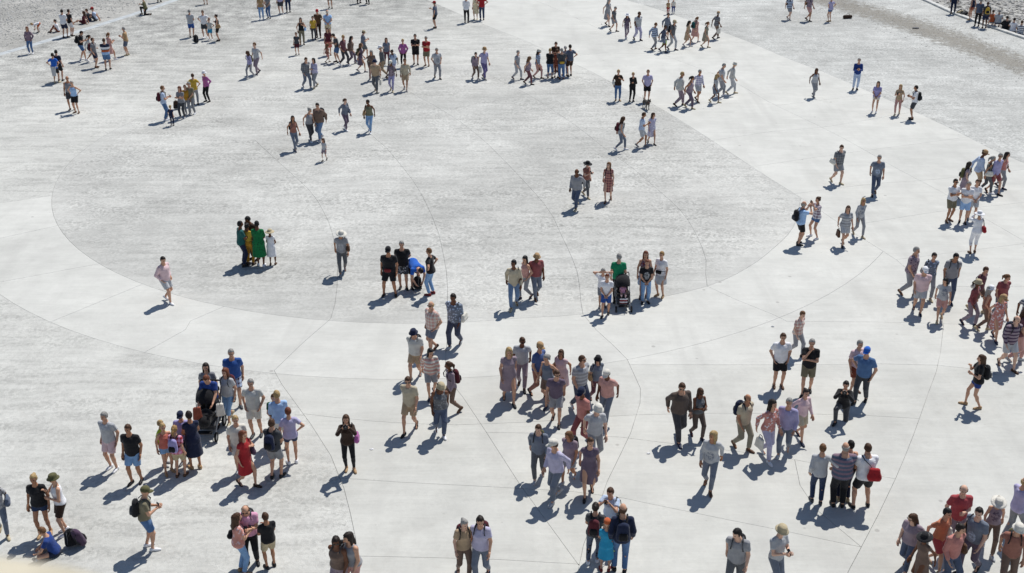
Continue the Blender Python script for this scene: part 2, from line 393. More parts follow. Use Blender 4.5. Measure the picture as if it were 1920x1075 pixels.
M_ROUGH = concrete('rough_gravel', .50, 1.0, (1.0, .985, .93), .45, 1.0)

m_bed, nt, b = node_mat('joint_mortar'); b.inputs['Roughness'].default_value = .95
g = N(nt, 'ShaderNodeNewGeometry'); nt.links.new(ramp(nt, noise(nt, g.outputs['Position'], .8, 5, .7), [(.38, .12), (.50, .30), (.60, .52)]), b.inputs['Base Color'])
plaza = MB().add([(X0, Y0, -.03), (X1, Y0, -.03), (X1, Y1, -.03), (X0, Y1, -.03)], [(0, 1, 2, 3)]).build('plaza', m_bed); plaza['kind'] = 'structure'
gm = concrete('earth', .36, 1.0, (1, .98, .94), .9, 1.0)
ground = MB().add([(-600, -300, -.06), (600, -300, -.06), (600, 1200, -.06), (-600, 1200, -.06)], [(0, 1, 2, 3)]).build('ground', gm); ground['kind'] = 'structure'

GAP = 0.0048
for r in range(nreg):
    fs = [cf[i] for i in range(len(cf)) if reg[i] == r]
    area = 0; cen = Vector((0, 0))
    for f in fs:
        a, b_, c_ = (cv[f[0]], cv[f[1]], cv[f[2]]); ar = abs((b_ - a).x * (c_ - a).y - (b_ - a).y * (c_ - a).x) / 2
        area += ar; cen += (a + b_ + c_) / 3 * ar
    if area < .02: continue
    cen /= area
    # a point that surely lies inside: centre of the biggest triangle
    big = max(fs, key=lambda f: abs((cv[f[1]] - cv[f[0]]).x * (cv[f[2]] - cv[f[0]]).y - (cv[f[1]] - cv[f[0]]).y * (cv[f[2]] - cv[f[0]]).x))
    q = (cv[big[0]] + cv[big[1]] + cv[big[2]]) / 3
    # outline with joints: shrink by moving the boundary vertices inwards
    be = {}
    for f in fs:
        for i in range(3):
            a, b_ = f[i], f[(i + 1) % 3]; k = (min(a, b_), max(a, b_))
            if k in cons: be.setdefault(k, []).append((a, b_))
    dirs = {}
    ids = sorted({i for f in fs for i in f}); mp = {i: n for n, i in enumerate(ids)}
    out = []
    for k, l in be.items():
        if len(l) != 1: continue          # a joint that ends inside the slab
        a, b_ = l[0]; out.append((a, b_)); d = cv[b_] - cv[a]
        if d.length < 1e-6: continue
        n = Vector((-d.y, d.x)).normalized()
        dirs.setdefault(a, []).append(n); dirs.setdefault(b_, []).append(n)
    V = []
    for i in ids:
        p = cv[i].copy()
        if i in dirs:
            s = Vector((0, 0))
            for n in dirs[i]: s += n
            if s.length > 1e-6:
                s.normalize(); c0 = max(.35, min(s.dot(n) for n in dirs[i])); p += s * (GAP / c0)
        V.append((p.x, p.y, 0.0))
    n0 = len(V); V += [(x, y, -.029) for x, y, z in V]
    F = [tuple(mp[i] for i in f) for f in fs] + [(mp[a], mp[a] + n0, mp[b_] + n0, mp[b_]) for a, b_ in out]
    rc = (q - CC).length
    if side(KL, q) > 0 or side(KR, q) > 0: mat = M_ROUGH
    elif side(DELTA, q) > 0: mat = M_GRAV
    elif side(GAMMA, q) > 0: mat = M_BAND if q.y > 30 else M_LOW
    elif (rc < R1 if q.x < 1.5 else side(TRACE, q) > 0): mat = M_AGG
    elif rc < R2 and q.y < 56: mat = M_RING
    elif q.y > 45 or area > 1000: mat = M_FAR
    elif q.x < -4.2: mat = M_OUT
    elif q.y < 29: mat = M_LOW
    else: mat = M_RING
    me = bpy.data.meshes.new('slab'); me.from_pydata(V, [], F); me.materials.append(mat); me.update()
    link(bpy.data.objects.new('slab', me), plaza)

# kerbs along the rough ground, laid in stones
def kerb(line, name, w, h, L, mat, z0=-.02):
    root = bpy.data.objects.new(name, None); link(root); root['kind'] = 'structure'
    pts = smooth(line, .4); acc = 0; d = [0]
    for a, b_ in zip(pts, pts[1:]): d.append(d[-1] + (b_ - a).length)
    def at(s):
        s = max(0, min(s, d[-1] - 1e-4))
        for i in range(len(d) - 1):
            if d[i + 1] >= s: return pts[i].lerp(pts[i + 1], (s - d[i]) / max(1e-6, d[i + 1] - d[i]))
    s = 0; me = MB().box((0, 0, h / 2), (L - .02, w, h), bevel=.015).mesh('kerb_stone', mat)
    while s + L < d[-1]:
        a, b_ = at(s), at(s + L); c = (a + b_) / 2; an = math.atan2(b_.y - a.y, b_.x - a.x)
        o = bpy.data.objects.new('kerb_stone', me); link(o, root); o.location = (c.x, c.y, z0 + random.uniform(-.004, .004)); o.rotation_euler = (0, 0, an + random.uniform(-.004, .004))
        s += L
    return root
m_kerb = plain('kerb_granite', (.44, .465, .48), .7, bumpy=.2, var=.12, vscale=3)
m_kerb2 = plain('kerb_limestone', (.55, .55, .53), .8, bumpy=.3, var=.15, vscale=4)
kerb([p + Vector((.25, -.2)) for p in KL], 'kerb', .55, .035, 1.3, m_kerb)
kerb([p + Vector((-.1, -.1)) for p in KR], 'kerb', .34, .14, 1.0, m_kerb2)

# loose stones on the rough ground: far too many to count
def stones(name, pts, mat, label):
    ico = [(0, 0, 1), (.89, 0, .45), (.28, .85, .45), (-.72, .53, .45), (-.72, -.53, .45), (.28, -.85, .45), (.72, .53, -.3), (-.28, .85, -.3), (-.89, 0, -.3), (-.28, -.85, -.3), (.72, -.53, -.3)]
    IF = [(0, 1, 2), (0, 2, 3), (0, 3, 4), (0, 4, 5), (0, 5, 1), (1, 6, 2), (2, 7, 3), (3, 8, 4), (4, 9, 5), (5, 10, 1), (6, 7, 2), (7, 8, 3), (8, 9, 4), (9, 10, 5), (10, 6, 1)]
    I = np.array(ico); n = len(pts); rng = np.random.default_rng(3)
    sc = np.array([p[2] for p in pts])[:, None, None] * rng.uniform(.6, 1.25, (n, 11, 1)) * rng.uniform(.7, 1.3, (n, 1, 3)) * np.array([1, 1, .62])
    an = rng.uniform(0, 6.28, n); ca, sa = np.cos(an), np.sin(an)
    V = I[None] * sc
    V = np.stack([V[..., 0] * ca[:, None] - V[..., 1] * sa[:, None], V[..., 0] * sa[:, None] + V[..., 1] * ca[:, None], V[..., 2]], -1)
    V[..., 0] += np.array([p[0] for p in pts])[:, None]; V[..., 1] += np.array([p[1] for p in pts])[:, None]
    F = (np.array(IF)[None] + 11 * np.arange(n)[:, None, None]).reshape(-1, 3)
    o = link(bpy.data.objects.new(name, mesh_np(name, V.reshape(-1, 3), F, [mat], smooth=False))); tag(o, label, 'gravel', kind='stuff'); return o
def stone_mat(name, lo, hi):
    m, nt, b = node_mat(name); g = N(nt, 'ShaderNodeNewGeometry')
    r = ramp(nt, g.outputs['Random Per Island'], [(0, lo), (1, hi)]); nt.links.new(r, b.inputs['Base Color']); b.inputs['Roughness'].default_value = .9; return m
pl = []; pr = []; rng = random.Random(5)
while len(pl) < 5200:
    x, y = rng.uniform(-60, 520), rng.uniform(-45, 140); q = gp(x, y).to_2d()
    if side(KL, q) > .5 + 7 * rng.random() ** 2: pl.append((q.x, q.y, rng.uniform(.025, .07) * (1.6 if rng.random() < .05 else 1)))
while len(pr) < 2600:
    x, y = rng.uniform(1640, 1990), rng.uniform(-45, 95); q = gp(x, y).to_2d()
    if side(KR, q) > .35: pr.append((q.x, q.y, rng.uniform(.05, .14) * (1.7 if rng.random() < .1 else 1)))
while len(pr) < 5600:                      # the brown streak of dirt and stones on the gravel
    t = rng.random(); x = 1500 + 480 * t; y = -6 + 150 * t ** 1.25 + rng.gauss(0, 12 + 7 * t); q = gp(x, y).to_2d(); pr.append((q.x, q.y, rng.uniform(.015, .04)))
stones('gravel', pl, stone_mat('gravel_stone', (.22, .22, .21), (.55, .545, .53)), 'loose grey gravel beyond the pale blue kerb')
stones('rubble', pr, stone_mat('rubble_stone', (.13, .12, .105), (.52, .51, .49)), 'broken stones and brown grit beside the sitting group')
# dirt streak: a thin sheet of earth that follows the stones
m_dirt, nt, b = node_mat('brown_dirt'); g = N(nt, 'ShaderNodeNewGeometry'); P = g.outputs['Position']
nn = noise(nt, P, 2.2, 6, .7); c = ramp(nt, noise(nt, P, 12, 4, .7), [(.35, (.20, .18, .15)), (.65, (.38, .355, .31))]); nt.links.new(c, b.inputs['Base Color']); b.inputs['Roughness'].default_value = .95
att = N(nt, 'ShaderNodeVertexColor', layer_name='cover'); al = ramp(nt, math2(nt, 'ADD', math2(nt, 'MULTIPLY', att.outputs[0], .9), math2(nt, 'MULTIPLY', math2(nt, 'SUBTRACT', nn, .62), 1.6)), [(.30, 0.0), (.66, .60)])
nt.links.new(al, b.inputs['Alpha'])
V = []; F = []; cov = []
for i in range(41):
    t = i / 40
    for j in range(7):
        s = (j - 3) / 3; q = gp(1490 + 490 * t, -10 + 158 * t ** 1.25 + s * (24 + 18 * t)); V.append((q.x, q.y, .006)); cov.append(1 - abs(s) ** 1.5)
for i in range(40):
    for j in range(6): a = i * 7 + j; F.append((a, a + 7, a + 8, a + 1))
me = bpy.data.meshes.new('dirt_path'); me.from_pydata(V, [], F); me.materials.append(m_dirt)
ca = me.color_attributes.new('cover', 'FLOAT_COLOR', 'POINT')
for i, x in enumerate(cov): ca.data[i].color = (x, x, x, 1)
d = link(bpy.data.objects.new('dirt_path', me)); d['kind'] = 'structure'

# the parapet of the tower the picture is taken from: only a corner of one worn stone shows
m_par = plain('weathered_limestone', (.47, .43, .34), .9, bumpy=.8, var=.22, vscale=9)
tw = bpy.data.objects.new('stone_tower', None); link(tw)
tag(tw, 'weathered yellow limestone parapet below the viewpoint, one raised coping stone', 'tower')
MB().box((0, -1.2, 7.6), (9, 4.4, 15.2)).build('wall', m_par, tw)
for i in range(8):
    x = -4.0 + i * 1.15; MB().box((x, .86, 15.3), (1.13, .42, .2), bevel=.04).build('coping_stone', m_par, tw)
V = []; F = []; nu, TT = 40, (0, .3, .6, .72, .8, .86, .9, .93, .955, .975, .99, 1.0); nv = len(TT) - 1; rng = random.Random(9)
for j in range(nv + 1):
    for i in range(nu):
        a = 2 * math.pi * i / nu; t = TT[j]
        cx, cy = math.cos(a), math.sin(a); k = (abs(cx) ** 5 + abs(cy) ** 5) ** -.2
        rr = 1 if t < .6 else math.sqrt(max(0.0, 1 - ((t - .6) / .4) ** 6))
        V.append((-.96 + .66 * cx * k * rr + rng.uniform(-.006, .006), .80 + .26 * cy * k * rr + rng.uniform(-.006, .006), 15.2 + 1.085 * t + rng.uniform(-.006, .006)))
for j in range(nv):
    for i in range(nu): F.append((j * nu + i, j * nu + (i + 1) % nu, (j + 1) * nu + (i + 1) % nu, (j + 1) * nu + i))
F.append(tuple(range(nv * nu, nv * nu + nu)))
MB().add(V, F).build('merlon', m_par, tw, True)
# ------------------------------------------------------------------ surfaces from distance fields
CORN = np.array([(i, j, k) for i in (0, 1) for j in (0, 1) for k in (0, 1)])
EDG = [(a, b) for a in range(8) for b in range(a + 1, 8) if np.abs(CORN[a] - CORN[b]).sum() == 1]
def surface(D, org, h):
    S = D < 0; n = [s - 1 for s in D.shape]
    cnt = np.zeros(n, np.int8)
    for c in CORN: cnt += S[c[0]:c[0] + n[0], c[1]:c[1] + n[1], c[2]:c[2] + n[2]]
    idx = np.argwhere((cnt > 0) & (cnt < 8))
    if len(idx) == 0: return np.zeros((0, 3)), np.zeros((0, 4), int)
    vals = np.stack([D[idx[:, 0] + c[0], idx[:, 1] + c[1], idx[:, 2] + c[2]] for c in CORN], 1)
    acc = np.zeros((len(idx), 3)); num = np.zeros(len(idx))
    for a, b in EDG:
        va, vb = vals[:, a], vals[:, b]; m = (va < 0) != (vb < 0)
        t = np.where(m, va / np.where(m, va - vb, 1), 0)[:, None]
        acc += np.where(m[:, None], CORN[a] + t * (CORN[b] - CORN[a]), 0); num += m
    V = org + h * (idx + acc / num[:, None])
    ids = -np.ones(n, np.int32); ids[tuple(idx.T)] = np.arange(len(idx))
    Q = []
    for ax in range(3):
        b1, b2 = [(1, 2), (2, 0), (0, 1)][ax]
        sl0 = [slice(None)] * 3; sl1 = [slice(None)] * 3; sl0[ax] = slice(0, -1); sl1[ax] = slice(1, None)
        A, B = S[tuple(sl0)], S[tuple(sl1)]
        e = np.argwhere(A != B); inside = A[tuple(e.T)]
        ok = (e[:, b1] > 0) & (e[:, b2] > 0) & (e[:, b1] < n[b1]) & (e[:, b2] < n[b2]); e = e[ok]; inside = inside[ok]
        def cell(d1, d2):
            f = e.copy(); f[:, b1] -= d1; f[:, b2] -= d2; return ids[tuple(f.T)]
        q = np.stack([cell(1, 1), cell(0, 1), cell(0, 0), cell(1, 0)], 1); q[~inside] = q[~inside][:, ::-1]; Q.append(q)
    Q = np.concatenate(Q); return V, Q[(Q >= 0).all(1)]
class Field:
    FAR = .12
    def __init__(s, lo, hi, h):
        s.h = h; s.org = np.floor(np.array(lo) / h) * h
        s.n = np.ceil((np.array(hi) - s.org) / h).astype(int) + 2
        s.ax = [s.org[i] + h * np.arange(s.n[i]) for i in range(3)]
    def new(s): return np.full(s.n, s.FAR, np.float32)
    def sub(s, lo, hi):
        a = np.maximum(0, np.floor((np.array(lo) - s.org) / s.h).astype(int)); b = np.minimum(s.n, np.ceil((np.array(hi) - s.org) / s.h).astype(int) + 1)
        sl = tuple(slice(x, max(x, y)) for x, y in zip(a, b))
        return sl, np.stack(np.meshgrid(*[s.ax[i][sl[i]] for i in range(3)], indexing='ij'), -1)
    @staticmethod
    def smin(a, b, k):
        if k <= 0: return np.minimum(a, b)
        hh = np.maximum(k - np.abs(a - b), 0) / k; return np.minimum(a, b) - hh * hh * k * .25
    def cone(s, D, a, b, ra, rb, k=.03, t0=None, t1=None, scale=None):
        """tapered limb from a to b; t0/t1 cut it flat across"""
        a, b = np.array(a, float), np.array(b, float); R = max(ra, rb) + .1
        sl, P = s.sub(np.minimum(a, b) - R, np.maximum(a, b) + R)
        if P.size == 0: return
        ab = b - a; L2 = max(ab @ ab, 1e-9); tt = (P - a) @ ab / L2; t = np.clip(tt, 0, 1)
        d = np.linalg.norm(P - (a + t[..., None] * ab), axis=-1) - (ra + (rb - ra) * t)
        L = math.sqrt(L2)
        if t1 is not None: d = np.maximum(d, (tt - t1) * L)
        if t0 is not None: d = np.maximum(d, (t0 - tt) * L)
        D[sl] = s.smin(D[sl], d.astype(np.float32), k)
    def ell(s, D, c, r, R=None, k=.02):
        c = np.array(c, float); r = np.array(r, float); m = r.max() + .1
        sl, P = s.sub(c - m, c + m)
        if P.size == 0: return
        q = P - c
        if R is not None: q = q @ R
        k0 = np.linalg.norm(q / r, axis=-1); k1 = np.linalg.norm(q / (r * r), axis=-1); d = k0 * (k0 - 1) / np.maximum(k1, 1e-6)
        D[sl] = s.smin(D[sl], d.astype(np.float32), k)
    def profile(s, D, o, R, tab, infl, z0, z1, k=.03):
        """body of elliptic cross-sections (z, half width, half depth, forward offset) along the frame R at o"""
        tab = np.array(tab, float); zz = np.clip(np.array([z0, z1]), -2, 2)
        cr = np.array([[x, y, z] for x in (-.45, .45) for y in (-.45, .45) for z in zz]) @ R.T + o
        sl, P = s.sub(cr.min(0) - .05, cr.max(0) + .05)
        if P.size == 0: return
        q = (P - o) @ R
        wx = np.interp(q[..., 2], tab[:, 0], tab[:, 1]) + infl; wy = np.interp(q[..., 2], tab[:, 0], tab[:, 2]) + infl; yo = np.interp(q[..., 2], tab[:, 0], tab[:, 3])
        d = (np.sqrt((q[..., 0] / wx) ** 2 + ((q[..., 1] - yo) / wy) ** 2) - 1) * np.minimum(wx, wy)
        d = np.maximum(d, np.maximum(z0 - q[..., 2], q[..., 2] - z1))
        D[sl] = s.smin(D[sl], d.astype(np.float32), k)
    def mesh(s, D): return surface(D, s.org, s.h)

def rx(a): c, s = math.cos(a), math.sin(a); return np.array([[1, 0, 0], [0, c, -s], [0, s, c]])
def ry(a): c, s = math.cos(a), math.sin(a); return np.array([[c, 0, s], [0, 1, 0], [-s, 0, c]])
def rz(a): c, s = math.cos(a), math.sin(a); return np.array([[c, -s, 0], [s, c, 0], [0, 0, 1]])

# ------------------------------------------------------------------ head, hand, hair, hats, shoes: made once
def make_head():
    nu, nv = 30, 20; V = []; mi = []
    for j in range(nv + 1):
        th = math.pi * j / nv
        for i in range(nu):
            ph = 2 * math.pi * i / nu; d = Vector((math.sin(th) * math.sin(ph), math.sin(th) * math.cos(ph), math.cos(th)))
            p = Vector((d.x * .076, d.y * .098, d.z * .118))
            if p.z < 0: p.x *= 1 - .30 * (-p.z / .118) ** 1.3
            if p.z < -.02 and p.y < 0: p.y *= 1 - .35 * min(1, (-p.z - .02) / .09)
            if p.z < -.05 and p.y > 0: p.y += .012 * min(1, (-p.z - .05) / .04)
            fr = max(0, d.y)
            def g(x, z, sx, sz): return math.exp(-((p.x - x) / sx) ** 2 - ((p.z - z) / sz) ** 2) * fr
            p.y += .026 * g(0, -.028, .014, .020) + .010 * g(0, -.004, .010, .02) - .010 * (g(.032, .008, .016, .012) + g(-.032, .008, .016, .012)) + .006 * g(0, -.07, .02, .012) + .006 * g(0, .03, .04, .01)
            e = math.exp(-((p.y + .005) / .020) ** 2 - ((p.z + .008) / .026) ** 2) * abs(d.x); p.x += math.copysign(.016, d.x) * e if abs(d.x) > .6 else 0
            V.append(p)
    Q = []
    for j in range(nv):
        for i in range(nu): Q.append((j * nu + i, (j + 1) * nu + i, (j + 1) * nu + (i + 1) % nu, j * nu + (i + 1) % nu))
    for q in Q:
        c = sum((V[k] for k in q), Vector()) / 4; m = 0
        if c.y > .05:
            if abs(abs(c.x) - .032) < .014 and abs(c.z - .008) < .009: m = 1
            if abs(c.x) < .022 and abs(c.z + .062) < .009: m = 2
        mi.append(m)
    return np.array([tuple(v) for v in V]), np.array(Q), np.array(mi)
HEAD = make_head()
def make_hand():
    b = MB()
    def chain(pts, ws, ts):
        V = []; F = []
        for (x, y, z), w, t in zip(pts, ws, ts): V += [(x + w, y - t, z), (x + w, y + t, z), (x - w, y + t, z), (x - w, y - t, z)]
        for i in range(len(pts) - 1):
            for k in range(4): F.append((i * 4 + k, (i + 1) * 4 + k, (i + 1) * 4 + (k + 1) % 4, i * 4 + (k + 1) % 4))
        n = len(pts) - 1; F += [(0, 1, 2, 3), (n * 4 + 3, n * 4 + 2, n * 4 + 1, n * 4)]; b.add(V, F)
    chain([(0, 0, .03), (0, 0, -.02), (0, .002, -.06), (0, .004, -.092)], [.026, .034, .041, .040], [.022, .016, .015, .012])
    for x, L in ((-.030, .066), (-.010, .078), (.011, .074), (.031, .056)):
        chain([(x, .004, -.085), (x * 1.05, .012, -.085 - L * .5), (x * 1.05, .030, -.085 - L * .82), (x, .044, -.085 - L * .92)], [.0095, .009, .008, .006], [.009, .0085, .0075, .006])
    chain([(-.030, .006, -.012), (-.052, .018, -.045), (-.054, .030, -.075), (-.050, .036, -.090)], [.013, .011, .010, .007], [.012, .010, .009, .007])
    return np.array(b.v), np.array(b.f)
HAND = make_hand()
def sdf_mesh(lo, hi, h, fn):
    F = Field(lo, hi, h); D = F.new(); D = fn(F, D); return F.mesh(D if D is not None else F.new())
_cache = {}
HAIRC = {'dark': '#231a16', 'black': '#141214', 'brown': '#4a3222', 'light brown': '#6e4e34', 'blond': '#96764a', 'fair': '#a68c62', 'grey': '#8f8d8a', 'white': '#b8b5b0', 'red': '#6a3a26'}
def hair_mesh(style, colr):
    k = ('hair', style, colr)
    if k in _cache: return _cache[k]
    def fn(F, D):
        F.ell(D, (0, -.008, .012), (.089, .108, .124), k=0)
        _, P = F.sub((-1, -1, -1), (1, 1, 1))
        face = np.minimum(P[..., 1] - (.030 if style != 'long' else .040), .060 - P[..., 2] + .25 * (P[..., 1] - .05))     # open in front, below the hairline
        D = np.maximum(D, np.minimum(face, .1)); low = -.035 if style in ('short', 'bun', 'pony') else -.05
        if style == 'bald': D = np.maximum(D, P[..., 2] - .035)
        D = np.maximum(D, (low - .35 * np.maximum(0, -P[..., 1])) - P[..., 2]).astype(np.float32)
        if style == 'long':
            F.cone(D, (0, -.075, .02), (0, -.10, -.26), .075, .062, .04); F.cone(D, (.065, -.03, -.01), (.075, -.02, -.22), .036, .028, .03); F.cone(D, (-.065, -.03, -.01), (-.075, -.02, -.22), .036, .028, .03)
        if style == 'bun': F.ell(D, (0, -.10, .075), (.042, .04, .04))
        if style == 'pony': F.cone(D, (0, -.105, .05), (0, -.15, -.03), .03, .038, .03); F.cone(D, (0, -.15, -.03), (0, -.14, -.16), .036, .018, .02)
        rr = np.sin(P[..., 0] * 95) * np.sin(P[..., 1] * 80 + P[..., 2] * 30); return (D + .006 * rr).astype(np.float32)
    V, Q = sdf_mesh((-.15, -.24, -.36), (.15, .16, .19), .017, fn)
    me = mesh_np('hair', V, Q, [plain('hair_' + colr.replace(' ', '_'), HAIRC[colr], .6, bumpy=.5, var=.3, vscale=40)]); _cache[k] = me; return me
def hat_mesh(style, colr):
    k = ('hat', style, colr)
    if k in _cache: return _cache[k]
    b = MB(); r = 18
    if style == 'cap':
        b.lathe([(.101, .028), (.103, .06), (.095, .10), (.07, .132), (.03, .146), (.001, .148)], r, M=Matrix.Diagonal((.92, 1.1, 1, 1)))
        V = []; F = []
        for i in range(9):
            a = math.radians(-62 + 124 * i / 8); V += [(.088 * math.sin(a), .100 * math.cos(a), .036), (.088 * math.sin(a), .112 * math.cos(a) + .085 * math.cos(a) ** .6, .022 - .02 * abs(math.sin(a))),
                  (.088 * math.sin(a), .100 * math.cos(a), .030), (.088 * math.sin(a), .112 * math.cos(a) + .085 * math.cos(a) ** .6, .016 - .02 * abs(math.sin(a)))]
        for i in range(8):
            q = i * 4; F += [(q, q + 1, q + 5, q + 4), (q + 2, q + 6, q + 7, q + 3), (q + 1, q + 3, q + 7, q + 5)]
        b.add(V, F)
    else:
        w = .205 if style == 'sunhat' else .145
        b.lathe([(.10, .035), (w * .8, .025), (w, .008), (w, .014), (w * .8, .033), (.103, .048), (.10, .09), (.085, .125), (.05, .142), (.001, .146)], r, M=Matrix.Diagonal((.95, 1.08, 1, 1)))
    me = b.mesh('hat', cloth(colr), True); _cache[k] = me; return me
def shoe_mesh(colr, sandal=False):
    k = ('shoe', colr)
    if k in _cache: return _cache[k]
    def fn(F, D):
        F.cone(D, (0, -.035, .035), (0, .10, .030), .042, .040, .02); F.cone(D, (0, .08, .026), (0, .165, .020), .044, .036, .02); F.cone(D, (0, -.02, .04), (0, -.015, .095), .042, .046, .02)
        _, P = F.sub((-1, -1, -1), (1, 1, 1)); return np.maximum(D, np.maximum(-P[..., 2], P[..., 2] - .098)).astype(np.float32)
    V, Q = sdf_mesh((-.08, -.12, -.04), (.08, .24, .14), .0165, fn)
    me = mesh_np('shoe', V, Q, [plain('shoe_' + colr.replace(' ', '_'), COL[colr], .6, bumpy=.2)]); _cache[k] = me; return me
def glasses_mesh():
    if 'gl' in _cache: return _cache['gl']
    b = MB(); b.box((.033, .092, .010), (.052, .014, .036), bevel=.005); b.box((-.033, .092, .010), (.052, .014, .036), bevel=.005); b.box((0, .098, .016), (.02, .008, .008))
    for s in (-1, 1): b.box((s * .072, .045, .016), (.006, .10, .008))
    _cache['gl'] = b.mesh('sunglasses', plain('dark_lens', '#0c0c0e', .15, spec=.6)); return _cache['gl']

TORSO = {'m': [(-.13, .12, .095, 0), (-.04, .158, .112, -.005), (.02, .165, .114, -.005), (.13, .150, .104, .005), (.25, .162, .112, .01), (.36, .176, .116, .008), (.42, .155, .100, 0), (.48, .100, .074, -.005), (.54, .056, .058, 0)],
         'f': [(-.13, .13, .098, -.005), (-.04, .172, .120, -.012), (.02, .170, .116, -.01), (.15, .128, .094, .004), (.25, .142, .106, .014), (.34, .154, .120, .018), (.41, .136, .094, 0), (.47, .085, .068, -.005), (.54, .047, .050, 0)]}
# hands: target of the right and of the left wrist in the torso frame, and where the elbows point
ARMS = {'stand': ((.235, .04, -.055), (-.235, .04, -.055), (.3, -1, 0)), 'hips': ((.195, -.01, .10), (-.195, -.01, .10), (1, -.5, .1)), 'cross': ((-.07, .20, .27), (.07, .175, .23), (1, -.1, -.6)),
        'phone': ((.06, .29, .27), (-.05, .28, .26), (.6, -.4, -1)), 'photo': ((.07, .27, .60), (-.07, .27, .60), (.8, 0, -1)), 'chin': ((.04, .17, .48), (.03, .18, .24), (.8, 0, -1)),
        'pocket': ((.20, .07, 0.0), (-.20, .07, 0.0), (.7, -1, 0)), 'back': ((.06, -.17, .03), (-.06, -.17, .03), (1, -.5, 0)), 'front': ((.05, .19, .0), (-.05, .19, .0), (1, -.1, 0)),
        'push': ((.19, .42, .13), (-.19, .42, .13), (.6, -.5, -1)), 'behindhead': ((.13, -.06, .62), (-.13, -.06, .62), (1, .2, .4)), 'onehip': ((.195, -.01, .10), (-.235, .05, -.05), (1, -.5, .1)),
        'arm_right': ((.50, .03, .43), (-.235, .04, -.05), (.2, -1, -.4)), 'arm_left': ((.235, .04, -.05), (-.50, .03, .43), (.2, -1, -.4)), 'arm_low': ((.23, .04, -.05), (-.42, -.10, .16), (.2, -1, -.4)),
        'hold': ((.22, .06, -.05), (-.03, .22, .22), (.6, -.6, -.6)), 'knees': ((.16, .40, .17), (-.16, .40, .17), (1, 0, -.3)), 'prop': ((.26, -.24, -.02), (-.26, -.24, -.02), (.5, -1, .2)), 'onephone': ((.06, .30, .32), (-.235, .04, -.05), (.7, -.5, -.8)),
        'bag': ((.235, .04, -.05), (-.12, .15, .35), (.8, -.3, -.8)), 'eat': ((.03, .26, .44), (-.06, .22, .22), (.7, -.2, -1))}
def ik(a, t, l1, l2, hint):
    a, t, hint = np.array(a, float), np.array(t, float), np.array(hint, float)
    d = t - a; L = np.linalg.norm(d); L2 = min(L, (l1 + l2) * .998); d = d / L; t = a + d * L2
    x = (l1 * l1 - l2 * l2 + L2 * L2) / (2 * L2); y = math.sqrt(max(0, l1 * l1 - x * x)); hint = hint - d * (hint @ d); hint /= max(1e-6, np.linalg.norm(hint))
    return a + d * x + hint * y, t
ALL = []                        # every person, for the report
SKINS = {'light': '#c79a80', 'tan': '#b07f62', 'brown': '#6d4631', 'fair': '#d6ad96'}
M_EYE = plain('eye', '#1a1412', .4); M_LIP = plain('lip', '#8e5049', .5)
STAND = ('standing', 'person')
